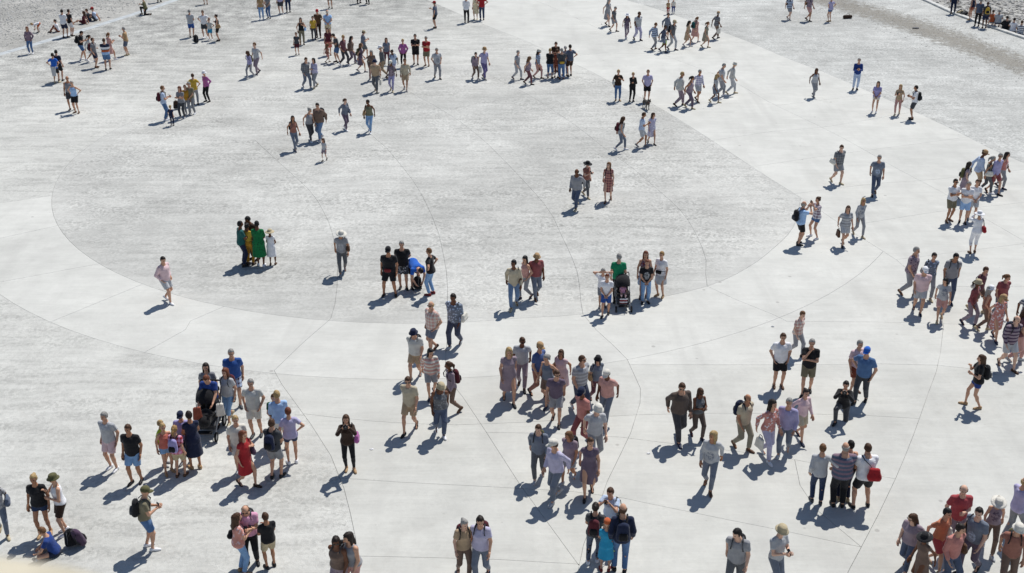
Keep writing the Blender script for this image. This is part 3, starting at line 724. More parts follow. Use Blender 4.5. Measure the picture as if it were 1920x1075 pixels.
def person(x, y, H=1.72, face=180, pose='stand', sex='m', hair='short dark', top='tee black', bottom='shorts black', shoes='black', where='', hat=None, build=1.0, skin_='light',
           legs=None, lean=None, head=(0, 0), roll=0, fromhead=False, glasses=False, group=None, label=None, verb=None, z=0.0, bp=None, bag=None, dev=None, at=None, seed=None, short=None):
    rng = random.Random(seed if seed is not None else int(x * 7 + y * 13))
    base = Vector(at) if at else (foot_from_head(x, y, H) if fromhead else gp(x, y)); base.z = z
    legs = legs or ('walk' if pose == 'walk' else 'bend' if pose == 'bend' else 'stand')
    s = H / 1.75; child = max(0.0, min(1.0, (1.55 - H) / .7)) if H < 1.55 else 0.0
    hs = 1 + .38 * child; s *= 1.75 / (1.75 + .235 * (hs - 1)); h = min(.034, max(.022, 1.4 / ppm(base))) / s
    # --- skeleton
    bx = build; pel = np.array([0, 0, .93]); pitch = math.radians(2 if lean is None else lean)
    st = rng.random(); fo = rng.uniform(-.05, .07)
    fr, fl = np.array([.105, fo, .085]), np.array([-.105, -fo, .085]); kh = [np.array([.15, 1, 0]), np.array([-.15, 1, 0])]; ta = [rng.uniform(.05, .3), -rng.uniform(.05, .3)]; fp = [0, 0]
    sway = rng.uniform(-.025, .025); pel[0] += sway
    arm = pose if pose in ARMS else 'stand'
    aR, aL, ah = [np.array(v, float) for v in ARMS[arm]]
    if arm == 'stand' and pose != 'walk': aR = aR + [rng.uniform(-.01, .02), rng.uniform(-.05, .08), 0]; aL = aL + [rng.uniform(-.02, .01), rng.uniform(-.05, .08), 0]
    if legs == 'walk':
        sg = 1 if rng.random() < .5 else -1; k = rng.uniform(.8, 1.1)
        fr, fl = np.array([.085,   .225 * sg * k, .085]), np.array([-.085, -  .225 * sg * k, .085]); back = fl if sg > 0 else fr; back[2] = .15; fp = [0, -.55] if sg > 0 else [-.55, 0]; pel[2] = .905
        if pose == 'walk': aR = np.array([.23, -.17 * sg, -.03]); aL = np.array([-.23, .19 * sg, -.03]); ah = np.array([.35, -1, 0.]); pitch = math.radians(5)
    elif legs == 'stride': fr, fl = np.array([.10, .20, .085]), np.array([-.10, -.16, .085]); pel[2] = .92
    elif legs == 'wide': fr, fl = np.array([.19, .02, .085]), np.array([-.19, -.02, .085]); pel[2] = .91
    elif legs == 'bend':
        pel = np.array([0, -.16, .90]); fr, fl = np.array([.11, 0, .085]), np.array([-.11, .03, .085]); pitch = math.radians(98 if lean is None else lean); aR, aL = np.array([.14, .42, .58]), np.array([-.14, .42, .58]); ah = np.array([.6, -.6, -.3])
    elif legs == 'sit': pel = np.array([0, -.05, .115]); fr, fl = np.array([.13, .46, .085]), np.array([-.13, .52, .085]); kh = [np.array([.2, .2, 1]), np.array([-.2, .2, 1])]; pitch = math.radians(8 if lean is None else lean)
    elif legs == 'sitflat': pel = np.array([0, -.05, .115]); fr, fl = np.array([.13, .76, .075]), np.array([-.13, .70, .075]); kh = [np.array([.1, 0, 1]), np.array([-.1, 0, 1])]; fp = [.9, .9]; pitch = math.radians(-6 if lean is None else lean)
    elif legs == 'sitcross': pel = np.array([0, -.05, .115]); fr, fl = np.array([-.10, .30, .07]), np.array([.10, .36, .07]); kh = [np.array([1, .5, .25]), np.array([-1, .5, .25])]; ta = [-1.0, 1.0]; pitch = math.radians(14 if lean is None else lean)
    elif legs == 'kneel': pel = np.array([0, -.05, .48]); fr, fl = np.array([.14, .30, .085]), np.array([-.12, -.40, .09]); kh = [np.array([.2, 1, .6]), np.array([-.15, 1, -1.6])]; fp = [0, -1.2]; pitch = math.radians(8 if lean is None else lean)
    elif legs == 'ledge': pel = np.array([0, -.10, .40]); fr, fl = np.array([.12, .34, .085]), np.array([-.12, .38, .085]); kh = [np.array([.2, 1, .8]), np.array([-.2, 1, .8])]; pitch = math.radians(12 if lean is None else lean)
    R = rz(0) @ ry(math.radians(roll)) @ rx(-pitch)
    T = lambda p: pel + R @ np.array(p, float)
    sw = (.178 if sex == 'm' else .156) * (1 + (bx - 1) * .6)
    shR, shL = T((sw, -.005, .445)), T((-sw, -.005, .445))
    mir = ah * [-1, 1, 1]
    if pose == 'bend': wR, wL = np.array([.14, .36, .34]), np.array([-.14, .36, .34])
    else: wR, wL = T(aR), T(aL)
    elR, wR = ik(shR, wR, .285, .255, R @ ah); elL, wL = ik(shL, wL, .285, .255, R @ mir)
    hipR, hipL = T((.088, 0, -.03)), T((-.088, 0, -.03))
    if legs in ('bend',): hipR, hipL = pel + [.088, .0, -.04], pel + [-.088, .0, -.04]
    knR, fr2 = ik(hipR, fr, .425, .425, kh[0]); knL, fl2 = ik(hipL, fl, .425, .425, kh[1])
    nb = T((0, -.005, .53)); hc0 = T((0, .02, .695)); hpitch, hyaw = math.radians(head[0]), math.radians(head[1])
    if pose == 'bend': hpitch += math.radians(-25)
    HR = R @ rz(-hyaw) @ rx(-hpitch); hc = nb + HR @ np.array([0, .022, .165 * (1 + .5 * (hs - 1))])
    pts = np.array([pel, shR, shL, elR, elL, wR, wL, knR, knL, fr2, fl2, hc, nb]); lo = pts.min(0) - .26; hi = pts.max(0) + .26; lo[2] = max(lo[2], -.08)
    F = Field(lo, hi, h); tab = [(a, b * bx, c * (1 + (bx - 1) * 1.5), d + .03 * max(0, bx - 1.05) * (1 if .0 < a < .3 else 0)) for a, b, c, d in TORSO[sex]]
    lr = (1 + (bx - 1) * .7) * (1.0 if sex == 'm' else .93)
    # --- body: one surface
    D = F.new(); F.profile(D, pel, R, tab, 0, -.11, .57, .02)
    if legs in ('bend', 'sit', 'sitflat', 'sitcross', 'kneel', 'ledge'): F.ell(D, pel + [0, -.02, -.01], (.15 * bx, .12, .11), k=.05)
    F.cone(D, nb - .03 * R[:, 2], hc - HR[:, 2] * .06, .058 * lr, .050 * lr, .03)
    for sh in (shR, shL): F.cone(D, nb - .035 * R[:, 2], sh, .045 * lr, .046 * lr, .03)
    for sh, el, w in ((shR, elR, wR), (shL, elL, wL)): F.cone(D, sh, el, .050 * lr, .042 * lr, .035); F.cone(D, el, w, .043 * lr, .028 * lr, .015)
    for hp, kn, ft in ((hipR, knR, fr2), (hipL, knL, fl2)):
        F.cone(D, hp, kn, .086 * lr * (1.08 if sex == 'f' else 1), .054 * lr, .03); F.cone(D, kn, ft, .054 * lr, .034 * lr, .02); cm = kn * .68 + ft * .32; F.ell(D, cm - np.array([0, .012, 0]), (.050 * lr, .052 * lr, .10), k=.03)
    for ft, a, p_ in ((fr2, ta[0], fp[0]), (fl2, ta[1], fp[1])):
        dr = rz(-a) @ rx(p_) @ np.array([0, 1, 0]); F.cone(D, ft - [0, 0, .035], ft - [0, 0, .052] + dr * .14, .032, .026, .02)
    V, Q = F.mesh(D)
    hv = (HEAD[0] * hs) @ HR.T + hc; n0 = len(V); Vs = [V, hv]; Qs = [Q, HEAD[1] + n0]; mi = [np.zeros(len(Q)), HEAD[2]]; n0 += len(hv)
    for el, w, sx in ((elR, wR, 1), (elL, wL, -1)):
        zax = -(w - el) / np.linalg.norm(w - el); f = R @ np.array([-sx * .8, .5, .1]); yax = f - zax * (f @ zax); yax /= max(1e-6, np.linalg.norm(yax)); xax = np.cross(yax, zax)
        B = np.stack([xax, yax, zax], 1); hvv = HAND[0].copy()
        if sx < 0: hvv = hvv * [-1, 1, 1]
        hvv = hvv * (1 + .1 * child) @ B.T + (w - zax * -.0); Vs.append(hvv); Qs.append((HAND[1] if sx > 0 else HAND[1][:, ::-1]) + n0); mi.append(np.zeros(len(HAND[1]))); n0 += len(hvv)
    V = np.concatenate(Vs) * s
    me = mesh_np('person', V, [np.concatenate(Qs)], [skin(SKINS[skin_]), M_EYE, M_LIP], np.concatenate(mi))
    o = link(bpy.data.objects.new('person', me)); o.location = base; o.rotation_euler = (0, 0, -math.radians(face))
    def child_obj(name, me, M=None):
        c = link(bpy.data.objects.new(name, me), o)
        if M is not None: c.matrix_local = M
        return c
    # --- bottom
    tk, tc = top.split(' ', 1); bk, bc = bottom.split(' ', 1)
    def clm(spec):
        p = spec.split('/'); return cloth(p[0], p[1] if len(p) > 1 else None, p[2] if len(p) > 2 else None)
    tight = bk in ('leggings',)
    if bk != 'none':
        D = F.new(); i0 = .012; hem = {'shorts': .80, 'minishorts': .42, 'capri': 1.45, 'trousers': 1.93, 'jeans': 1.93, 'leggings': 1.95, 'swim': .25}.get(bk, 0)
        F.profile(D, pel, R, tab, i0 + .004, -.10, .10, .02)
        if legs in ('bend', 'sit', 'sitflat', 'sitcross', 'kneel', 'ledge'): F.ell(D, pel + [0, -.02, -.01], (.15 * bx + .015, .135, .125), k=.05)
        if bk == 'skirt':
            sk = [(-.45, .235, .19, 0), (-.13, .205, .155, 0), (.02, tab[2][1] + .01, tab[2][2] + .01, -.01), (.12, tab[3][1] + .01, tab[3][2] + .01, 0)]; F.profile(D, pel, R if legs == 'stand' else np.eye(3), sk, 0, -.42, .10, .02)
        else:
            e1 = .010 if tight else (.024 if bk in ('shorts',) else .017)
            for hp, kn, ft in ((hipR, knR, fr2), (hipL, knL, fl2)):
                F.cone(D, hp, kn, .088 * lr * (1.06 if sex == 'f' else 1) + e1, (.056 * lr if hem > 1 else .066 * lr) + e1, .03, t1=min(hem, 1.0) if hem < 1 else None)
                if hem > 1: F.cone(D, kn, ft, .056 * lr + e1, (.034 if tight else .044) * lr + e1 * .8, .02, t1=hem - 1.0)
                if hem > 1 and tight: F.ell(D, kn * .68 + ft * .32 - np.array([0, .012, 0]), (.056 * lr, .058 * lr, .10), k=.03)
        V, Q = F.mesh(D); nm = {'minishorts': 'shorts', 'capri': 'trousers', 'jeans': 'jeans', 'swim': 'shorts'}.get(bk, bk)
        child_obj(nm, mesh_np(nm, V * s, Q, [clm(bc)]))
    # --- top
    if tk != 'none':
        D = F.new(); hz = {'tank': -.02, 'tee': -.07, 'shirt': -.09, 'long': -.08, 'dress': -.08, 'jacket': -.10, 'crop': .10, 'polo': -.06, 'coat': -.1, 'vest': -.06}.get(tk, -.06)
        e = .024 if tk in ('tee', 'shirt', 'polo', 'jacket', 'coat') else .018
        loose = [(a, b + (.012 if a < .25 else 0), c + (.012 if a < .25 else 0), d) for a, b, c, d in tab]
        F.profile(D, pel, R, loose, e, hz, .475 if tk != 'tank' else .455, .02)
        if tk in ('dress', 'coat'):
            L = {'dress': -.48, 'coat': -.52}[tk]; sk = [(L - .03, .235 * bx, .20 * bx, 0), (-.13, .205 * bx, .16 * bx, 0), (.04, tab[2][1] + .02, tab[2][2] + .02, -.01), (.15, tab[3][1] + .02, tab[3][2] + .02, 0)]; F.profile(D, pel, R, sk, 0, L, .14, .03)
        sl = {'tank': 0, 'vest': 0, 'tee': .62, 'polo': .66, 'shirt': .7, 'long': 1.9, 'jacket': 1.92, 'dress': .35, 'crop': .5, 'coat': .9}.get(tk, .6)
        for sh, el, w in ((shR, elR, wR), (shL, elL, wL)):
            if sl == 0: F.cone(D, nb - .05 * R[:, 2], sh, .050 * lr, .054 * lr, .03, t0=.3, t1=.8); continue
            F.cone(D, nb - .035 * R[:, 2], sh, .045 * lr + e * .5, .046 * lr + e * .6, .03, t0=.25)
            F.cone(D, sh, el, .050 * lr + e * .7, (.044 * lr + e * .9), .03, t1=sl if sl < 1 else None)
            if sl > 1: F.cone(D, el, w, .045 * lr + e * .8, .030 * lr + e * .7, .02, t1=sl - 1)
        V, Q = F.mesh(D); nm = {'tee': 'shirt', 'polo': 'shirt', 'long': 'shirt', 'tank': 'tank_top', 'crop': 'shirt', 'coat': 'dress'}.get(tk, tk)
        child_obj(nm, mesh_np(nm, V * s, Q, [clm(tc)]))
    # --- shoes, hair, hat
    for ft, a, p_ in ((fr2, ta[0], fp[0]), (fl2, ta[1], fp[1])):
        B = rz(-a) @ rx(p_); M = Matrix.Translation(Vector((ft - B @ np.array([0, 0, .085])) * s)) @ Matrix((B * s).tolist()).to_4x4(); child_obj('shoe', shoe_mesh(shoes), M)
    HM = Matrix.Translation(Vector(hc * s)) @ Matrix((HR * s * hs).tolist()).to_4x4()
    hst, hcol = hair.split(' ', 1)
    if hst != 'none': child_obj('hair', hair_mesh(hst, hcol), HM)
    if hat: child_obj('hat', hat_mesh(*hat.split(' ', 1)), HM)
    if glasses: child_obj('sunglasses', glasses_mesh(), HM)
    # --- words
    tw_ = {'tee': 'T-shirt', 'long': 'long-sleeved shirt', 'tank': 'tank top', 'crop': 'cropped top', 'coat': 'long dress', 'polo': 'polo shirt'}.get(tk, tk); bw = {'minishorts': 'short shorts', 'capri': 'cropped trousers', 'swim': 'shorts'}.get(bk, bk)
    def cw(spec):
        p = spec.split('/'); return ((p[1] + ' ' if len(p) > 1 else '') + p[0]).replace('washed ', '')
    d = f'{cw(tc)} {tw_}' + (f' and {cw(bc)} {bw}' if tk not in ('dress', 'coat') and bk != 'none' else '')
    v = verb if verb is not None else {'walk': 'walking', 'hips': 'hands on hips', 'cross': 'arms folded', 'phone': 'holding a phone', 'onephone': 'holding a phone', 'photo': 'taking a photo', 'bend': 'bending over', 'back': 'hands behind back'}.get(pose, '')
    lab = label or ' '.join(f'person in {d} {v} {where}'.split())
    if len(lab.split()) > 16: lab = lab.replace('walking with backpack', 'walking').replace('walking with bag', 'walking')
    if len(lab.split()) > 16: lab = lab.replace('long-sleeved ', '')
    tag(o, lab, 'person', group)
    MW = Matrix.Translation(base) @ Matrix.Rotation(-math.radians(face), 4, 'Z')
    MT = MW @ Matrix.Translation(Vector(pel * s)) @ Matrix((R * s).tolist()).to_4x4()
    sd = short or d
    sd = (short or (d if len(f'{d} {where}'.split()) > 9 else ' '.join(f'{d} {where}'.split()))) if group != G else (short or d)
    if bp: backpack(MT, bp, sd, bx)
    if bag: shoulder_bag(MT, bag, sd, bx)
    if pose in ('phone', 'photo', 'onephone') and dev != 'none':
        c = (wR + wL) / 2 if pose != 'onephone' else wR.copy(); f = R @ np.array([0, 1, 0]); c = c + f * .05 + np.array([0, 0, .06])
        ph = MB().box((0, 0, 0), (.075, .010, .150), bevel=.004).build('phone' if dev != 'camera' else 'camera', plain('phone_case', '#15161a', .35)) if dev != 'camera' else None
        if ph is None:
            b = MB(); b.box((0, 0, 0), (.13, .06, .085), bevel=.01); b.box((0, 0, .05), (.05, .05, .025), bevel=.006); b.lathe([(.036, 0), (.036, .07), (.03, .08), (.001, .08)], 12, (0, .02, 0), Matrix.Rotation(-math.pi / 2, 4, 'X')); ph = b.build('camera', plain('camera_body', '#15161a', .45))
        ph.matrix_world = MW @ Matrix.Translation(Vector(c * s)) @ Matrix(R.tolist()).to_4x4() @ Matrix.Rotation(math.radians(50 if pose != 'photo' else 0), 4, 'X')
        tag(ph, f'black {"camera" if dev == "camera" else "phone"} held by person in {sd}', 'camera' if dev == 'camera' else 'phone')
    ALL.append((lab, o)); return o, MT

def xform(M): return M
def backpack_parts(colr):
    k = ('bp', colr)
    if k in _cache: return _cache[k]
    m = cloth(colr); m2 = cloth('black') if colr != 'black' else cloth('dark grey')
    def fn(F, D):
        F.cone(D, (.07, 0, .09), (.06, .0, .36), .085, .07, .03); F.cone(D, (-.07, 0, .09), (-.06, .0, .36), .085, .07, .03); F.cone(D, (0, 0, .10), (0, .0, .38), .09, .075, .04); return D
    V, Q = sdf_mesh((-.25, -.2, -.06), (.25, .2, .55), .026, fn); body = mesh_np('bag_body', V, Q, [m])
    def fp(F, D): F.cone(D, (.05, -.085, .10), (.05, -.085, .20), .05, .045, .03); F.cone(D, (-.05, -.085, .10), (-.05, -.085, .20), .05, .045, .03); F.ell(D, (0, -.085, .15), (.10, .05, .09)); return D
    V, Q = sdf_mesh((-.2, -.2, 0), (.2, .02, .32), .024, fp); pocket = mesh_np('pocket', V, Q, [m2])
    handle = MB().tube([(-.03, .03, .44), (-.02, .035, .475), (.02, .035, .475), (.03, .03, .44)], .008, 5).mesh('handle', m2)
    worn = []; loose = []
    for s in (-1, 1):
        worn.append(MB().tube([(s * .075, .06, .42), (s * .09, .14, .50), (s * .10, .26, .50), (s * .115, .335, .40), (s * .125, .325, .27), (s * .15, .20, .16), (s * .10, .05, .10)], .020, 6, flat=.45).mesh('strap', m2))
        loose.append(MB().tube([(s * .075, .06, .40), (s * .085, .12, .36), (s * .09, .13, .25), (s * .10, .10, .14), (s * .10, .05, .08)], .018, 6, flat=.45).mesh('strap', m2))
    _cache[k] = (body, pocket, handle, worn, loose); return _cache[k]
def backpack(MT, colr, who, bx=1.0, worn=True, label=None, tilt=None):
    body, pocket, handle, w, l = backpack_parts(colr)
    root = bpy.data.objects.new('backpack', body); link(root)
    root.matrix_world = MT @ Matrix.Translation((0, -.205 * (1 + (bx - 1) * 1.2), .04)) if worn else MT
    for me in [pocket, handle] + (w if worn else l): link(bpy.data.objects.new(me.name.split('.')[0], me), root)
    tag(root, label or f'{colr} backpack worn by person in {who}', 'backpack'); return root
def shoulder_bag(MT, spec, who, bx=1.0):
    colr, mode = spec.split(':')          # side or waist, hand
    m = cloth(colr); m2 = cloth('black') if colr != 'black' else cloth('dark grey')
    if mode in ('right', 'left', 'backright'):
        sx = -1 if mode == 'left' else 1; c = Vector((sx * .25 * bx, -.02, -.02)) if mode != 'backright' else Vector((.075 * bx, -.225 * bx, .0))
        def fn(F, D): F.cone(D, (0, -.10, .06), (0, .10, .06), .075, .075, .03); F.cone(D, (0, -.08, .16), (0, .08, .16), .055, .055, .04); return D
        V, Q = sdf_mesh((-.14, -.24, -.06), (.14, .24, .28), .024, fn); me = mesh_np('shoulder_bag', V * ([1.15, .98, 1.5] if mode == 'backright' else [1.0, 1.05, 1.1]), Q, [m]); root = link(bpy.data.objects.new('shoulder_bag', me))
        rot = Matrix.Rotation(math.radians(75), 4, 'Z') if mode == 'backright' else Matrix.Identity(4)
        root.matrix_world = MT @ Matrix.Translation(c) @ rot
        inv = rot.inverted(); T = lambda p: inv @ (Vector(p) - c)
        if mode == 'backright': pts = [(.10, -.27, .22), (.0, -.21, .36), (-.12, -.15, .48), (-.13, .0, .535), (-.10, .13, .44), (.05, .16, .28), (.19, .08, .16), (.21, -.10, .16)]
        else: pts = [(sx * .25, .0, .16), (sx * .21, .05, .36), (sx * .15, .05, .52), (sx * .14, -.04, .54), (sx * .20, -.10, .38), (sx * .25, -.05, .16)]
        link(bpy.data.objects.new('strap', MB().tube([T(p) for p in pts], .016, 6, flat=.5).mesh('strap', m2)), root)
    elif mode == 'waist':
        root = link(bpy.data.objects.new('belt_bag', MB().box((0, 0, 0), (.22, .08, .12), bevel=.025).mesh('belt_bag', m))); root.matrix_world = MT @ Matrix.Translation((.02, .17 * bx, .07))
        link(bpy.data.objects.new('strap', MB().tube([(.19 * bx * math.sin(a), -.17 + .15 * bx * math.cos(a), .03) for a in [i * math.pi / 8 for i in range(16)]], .014, 5, closed=True).mesh('strap', m2)), root)
    else:                               # carried in a hand
        root = link(bpy.data.objects.new('hand_bag', MB().box((0, 0, -.20), (.10, .28, .30), taper=.8, bevel=.02).mesh('hand_bag', m)))
        sx = -1 if mode == 'handleft' else 1; root.matrix_world = MT @ Matrix.Translation((sx * .26, .05, -.16)); link(bpy.data.objects.new('handle', MB().tube([(0, -.07, -.06), (0, -.04, .03), (0, .04, .03), (0, .07, -.06)], .01, 5).mesh('handle', m2)), root)
    tag(root, f'{colr} {"belt bag" if mode == "waist" else "bag"} {"carried" if mode.startswith("hand") else "worn"} by person in {who}', 'bag'); return root
# ------------------------------------------------------------------ people standing still
G = 'people standing about the square'
def p(*a, **k):
    k.setdefault('group', G); return person(*a, **k)
# top left, by the pale kerb
p(59, 101, 1.66, 180, 'pocket', 'f', 'long red', 'long mauve', 'jeans denim', 'white', where='standing by the pale kerb')
p(73, 61, 1.15, 260, 'bend', 'm', 'short fair', 'tee white', 'shorts orange', 'dark grey', where='at the pale kerb')
p(108, 60, 1.55, 250, 'knees', 'm', 'short dark', 'tee white', 'trousers rust', 'black', legs='sit', where='sitting on the pale kerb')
p(123, 71, 1.80, 10, 'front', 'm', 'short dark', 'shirt white', 'shorts navy', 'black', where='standing by the kerb, seen from behind')
p(135, 68, 1.72, 30, 'stand', 'm', 'short dark', 'tee black', 'shorts white', 'black', where='standing by the kerb')
p(157, 45, 1.62, 265, 'prop', 'f', 'long brown', 'tee maroon', 'shorts maroon', 'white', legs='sitflat', where='sitting on the pale kerb')
p(167, 40, 1.6, 250, 'knees', 'm', 'short brown', 'tee dark grey', 'shorts dark denim', 'black', legs='sit', where='sitting on the pale kerb')
p(178, 39, 1.74, 250, 'prop', 'm', 'short brown', 'tee pale blue', 'shorts dark grey', 'white', legs='sit', hat='cap red', where='and red cap sitting on kerb')
p(273, 28, 1.66, 270, 'onephone', 'f', 'bun dark', 'long olive', 'trousers black', 'black', legs='kneel', where='kneeling alone on the gravel', short='olive shirt kneeling on the gravel')
p(299, 4, 1.74, 160, 'stand', 'm', 'short dark', 'tee grey', 'trousers dark grey', 'black', where='beyond the kneeling person')
p(386, 8, 1.7, 170, 'stand', 'f', 'long brown', 'tee coral', 'minishorts denim', 'brown', where='beyond the group with the backpack')
p(156, 113, 1.80, 90, 'phone', 'm', 'short dark', 'tee black', 'shorts denim', 'white', legs='stride', bp='black', lean=6, head=(25, 0), where='with black backpack')
p(180, 127, 1.74, 92, 'hold', 'm', 'short brown', 'tee grey', 'shorts navy', 'brown', bp='maroon', where='with maroon backpack')
p(203, 131, 1.82, 355, 'front', 'm', 'short brown', 'tee light blue/banded/orange', 'shorts denim', 'black', build=1.12, where='seen from behind')
p(240, 104, 1.72, 270, 'phone', 'm', 'short grey', 'tee tan', 'shorts slate', 'beige', where='near banded shirt')
p(107, 156, 1.68, 5, 'hips', 'f', 'short dark', 'tee bright blue', 'shorts black', 'beige', where='with grey jacket tied at waist', verb='')
p(114, 152, 1.74, 8, 'stand', 'm', 'short black', 'tee navy', 'shorts black', 'black', where='close to bright blue T-shirt')
p(145, 212, 1.70, 190, 'hips', 'f', 'short white', 'tank light blue', 'shorts black', 'brown', where='', verb='hands on hips, beside grey tank')
p(136, 206, 1.78, 170, 'stand', 'm', 'bald grey', 'tank grey', 'shorts dark grey', 'black', skin_='tan', where='behind light blue tank top')
p(311, 226, 1.78, 75, 'phone', 'm', 'short light brown', 'tee pale blue', 'jeans denim', 'white', bp='maroon', where='', short='pale blue T-shirt and denim jeans')
p(323, 236, 1.05, 10, 'stand', 'm', 'short fair', 'tee navy', 'trousers navy', 'dark grey', where='small, beside jeans')
p(343, 222, 1.66, 195, 'cross', 'f', 'long red', 'tee grey', 'trousers dark grey', 'light grey', where='', verb='arms folded beside yellow T-shirt')
p(353, 215, 1.55, 175, 'stand', 'f', 'short brown', 'tee mustard', 'trousers grey', 'grey', where='among the group with the hat')
p(362, 214, 1.68, 200, 'front', 'm', 'short grey', 'shirt khaki', 'trousers grey', 'white', where='among the group with the hat')
p(368, 197, 1.66, 350, 'hips', 'f', 'short brown', 'tee yellow', 'trousers grey', 'black', where='', verb='hand on hip, seen from behind')
p(390, 191, 1.66, 215, 'back', 'f', 'short grey', 'long magenta', 'trousers black', 'black', hat='buckethat white', where='', verb='with white hat and navy vest')
# upper left centre
p(360, 70, 1.76, 0, 'front', 'm', 'short grey', 'tee light grey', 'shorts blue', 'black', where='beside the backpack on the ground')
p(386, 71, 1.76, 180, 'hips', 'm', 'short brown', 'tee white', 'shorts dark grey', 'white')
p(396, 75, 1.38, 200, 'hips', 'm', 'short brown', 'tee pale grey', 'shorts turquoise', 'white', where='', verb='small, hands on hips')
p(411, 77, 1.68, 255, 'bag', 'f', 'bun dark', 'tank black', 'shorts black', 'black', bag='tan:left', where='with tan bag on the shoulder', short='black tank top and black shorts')
p(491, 37, 1.70, 170, 'stand', 'f', 'short brown', 'tee tan', 'jeans light denim', 'white', where='far up the square')
p(505, 35, 1.68, 200, 'front', 'f', 'short grey', 'tee grey', 'jeans denim', 'dark grey', where='far up the square')
p(528, 27, 1.74, 185, 'stand', 'm', 'short grey', 'tee lilac', 'shorts dark grey', 'light grey', where='far up the square')
p(541, 23, 1.74, 170, 'stand', 'm', 'short dark', 'long navy', 'jeans dark denim', 'black', where='far up the square')
p(620, 16, 1.78, 180, 'stand', 'm', 'short brown', 'tee slate', 'shorts black', 'black', where='far up the square')
p(567, 84, 1.70, 170, 'bag', 'f', 'long black', 'tank black', 'trousers khaki', 'dark brown', bag='light blue:left', where='carrying light blue bag', short='black tank top and khaki trousers')
p(558, 103, 1.38, 185, 'stand', 'f', 'pony brown', 'tee dark grey', 'shorts maroon', 'dark grey', where='small, near the light blue bag')
p(598, 71, 1.82, 185, 'back', 'm', 'short brown', 'tee brown/patterned/olive', 'trousers dark brown', 'dark brown', hat='cap red', where='and red cap')
p(589, 75, 1.52, 165, 'stand', 'f', 'short dark', 'tee yellow', 'trousers dark grey', 'black', where='before red cap')
p(616, 72, 1.80, 350, 'back', 'm', 'bald white', 'tee light blue', 'shorts beige/patterned/white', 'brown', build=1.1)
p(617, 104, 1.68, 175, 'stand', 'f', 'long brown', 'tee maroon', 'skirt coral', 'brown', where='by the walking crowd')
p(634, 117, 1.76, 245, 'phone', 'm', 'short dark', 'tee dark grey', 'shorts denim', 'black', head=(25, 0), lean=8, where='by the walking crowd')
# upper centre
p(673, 6, 1.74, 165, 'stand', 'm', 'short brown', 'tee white', 'trousers black', 'black', where='standing at the far end')
p(690, 8, 1.7, 200, 'stand', 'f', 'long dark', 'tee grey', 'trousers black', 'black', where='standing at the far end')
p(817, 53, 1.78, 285, 'onephone', 'm', 'short dark', 'tee slate', 'shorts black', 'black', hat='cap red', where='', verb='red cap, holding a phone', short='slate T-shirt and red cap')
p(875, 43, 1.78, 5, 'front', 'm', 'short dark', 'long white', 'trousers black', 'dark grey', where='seen from behind')
p(892, 37, 1.62, 190, 'stand', 'f', 'short fair', 'dress cream', 'none none', 'cream', where='between white shirt and red T-shirt')
p(904, 38, 1.80, 350, 'hips', 'm', 'short dark', 'tee red', 'jeans dark denim', 'black', where='beside the cream dress')
p(757, 126, 1.66, 180, 'pocket', 'f', 'short fair', 'long magenta', 'leggings black', 'tan', where='beside the two friends')
p(780, 121, 1.80, 175, 'phone', 'm', 'short dark', 'tee black', 'shorts black', 'black', build=1.12, dev='camera', where='', verb='holding a camera')
p(801, 124, 1.76, 195, 'cross', 'm', 'short grey', 'tee red', 'shorts khaki', 'brown', build=1.06, where='beside the camera holder')
p(1031, 147, 1.70, 20, 'phone', 'f', 'short fair', 'tee black', 'capri denim', 'brown', build=1.1, dev='none', where='in the huddle of five', verb='')
p(1041, 135, 1.78, 170, 'phone', 'm', 'short brown', 'tee dark brown', 'shorts dark brown', 'black', head=(20, 0), where='in the huddle of five', verb='holding phone')
p(1043, 146, 1.62, 20, 'stand', 'f', 'short brown', 'tee rust', 'capri rust', 'brown', where='in the huddle of five')
p(1053, 149, 1.76, 0, 'front', 'm', 'short grey', 'tee dark grey', 'jeans denim', 'brown', build=1.1, where='in the huddle, yellow waist bag')
p(1059, 142, 1.70, 350, 'front', 'f', 'short white', 'tee light grey', 'jeans light denim', 'tan', where='in the huddle of five')
p(1068, 143, 1.80, 340, 'hips', 'm', 'short dark', 'tee slate', 'shorts dark brown', 'black', where='', verb='in the huddle, hand on hip')
p(1158, 189, 1.68, 180, 'bag', 'f', 'bun fair', 'tee dark brown', 'jeans denim', 'tan', bag='offwhite:right', skin_='light', where='with off-white bag beside the dog owner', short='dark brown T-shirt and denim jeans')
p(1184, 190, 1.56, 170, 'chin', 'f', 'short fair', 'jacket black', 'trousers black', 'black', where='', verb='hand at chin near the dog')
p(1212, 190, 1.70, 180, 'pocket', 'm', 'short light brown', 'shirt lilac', 'shorts black', 'black', where='standing with the dog')
p(1252, 27, 1.0, 170, 'stand', 'm', 'short fair', 'tee tan', 'trousers red', 'dark grey', where='small, far up the square')
p(1262, 26, 1.08, 185, 'stand', 'm', 'short brown', 'tee offwhite', 'trousers royal blue', 'dark grey', where='small, far up the square')
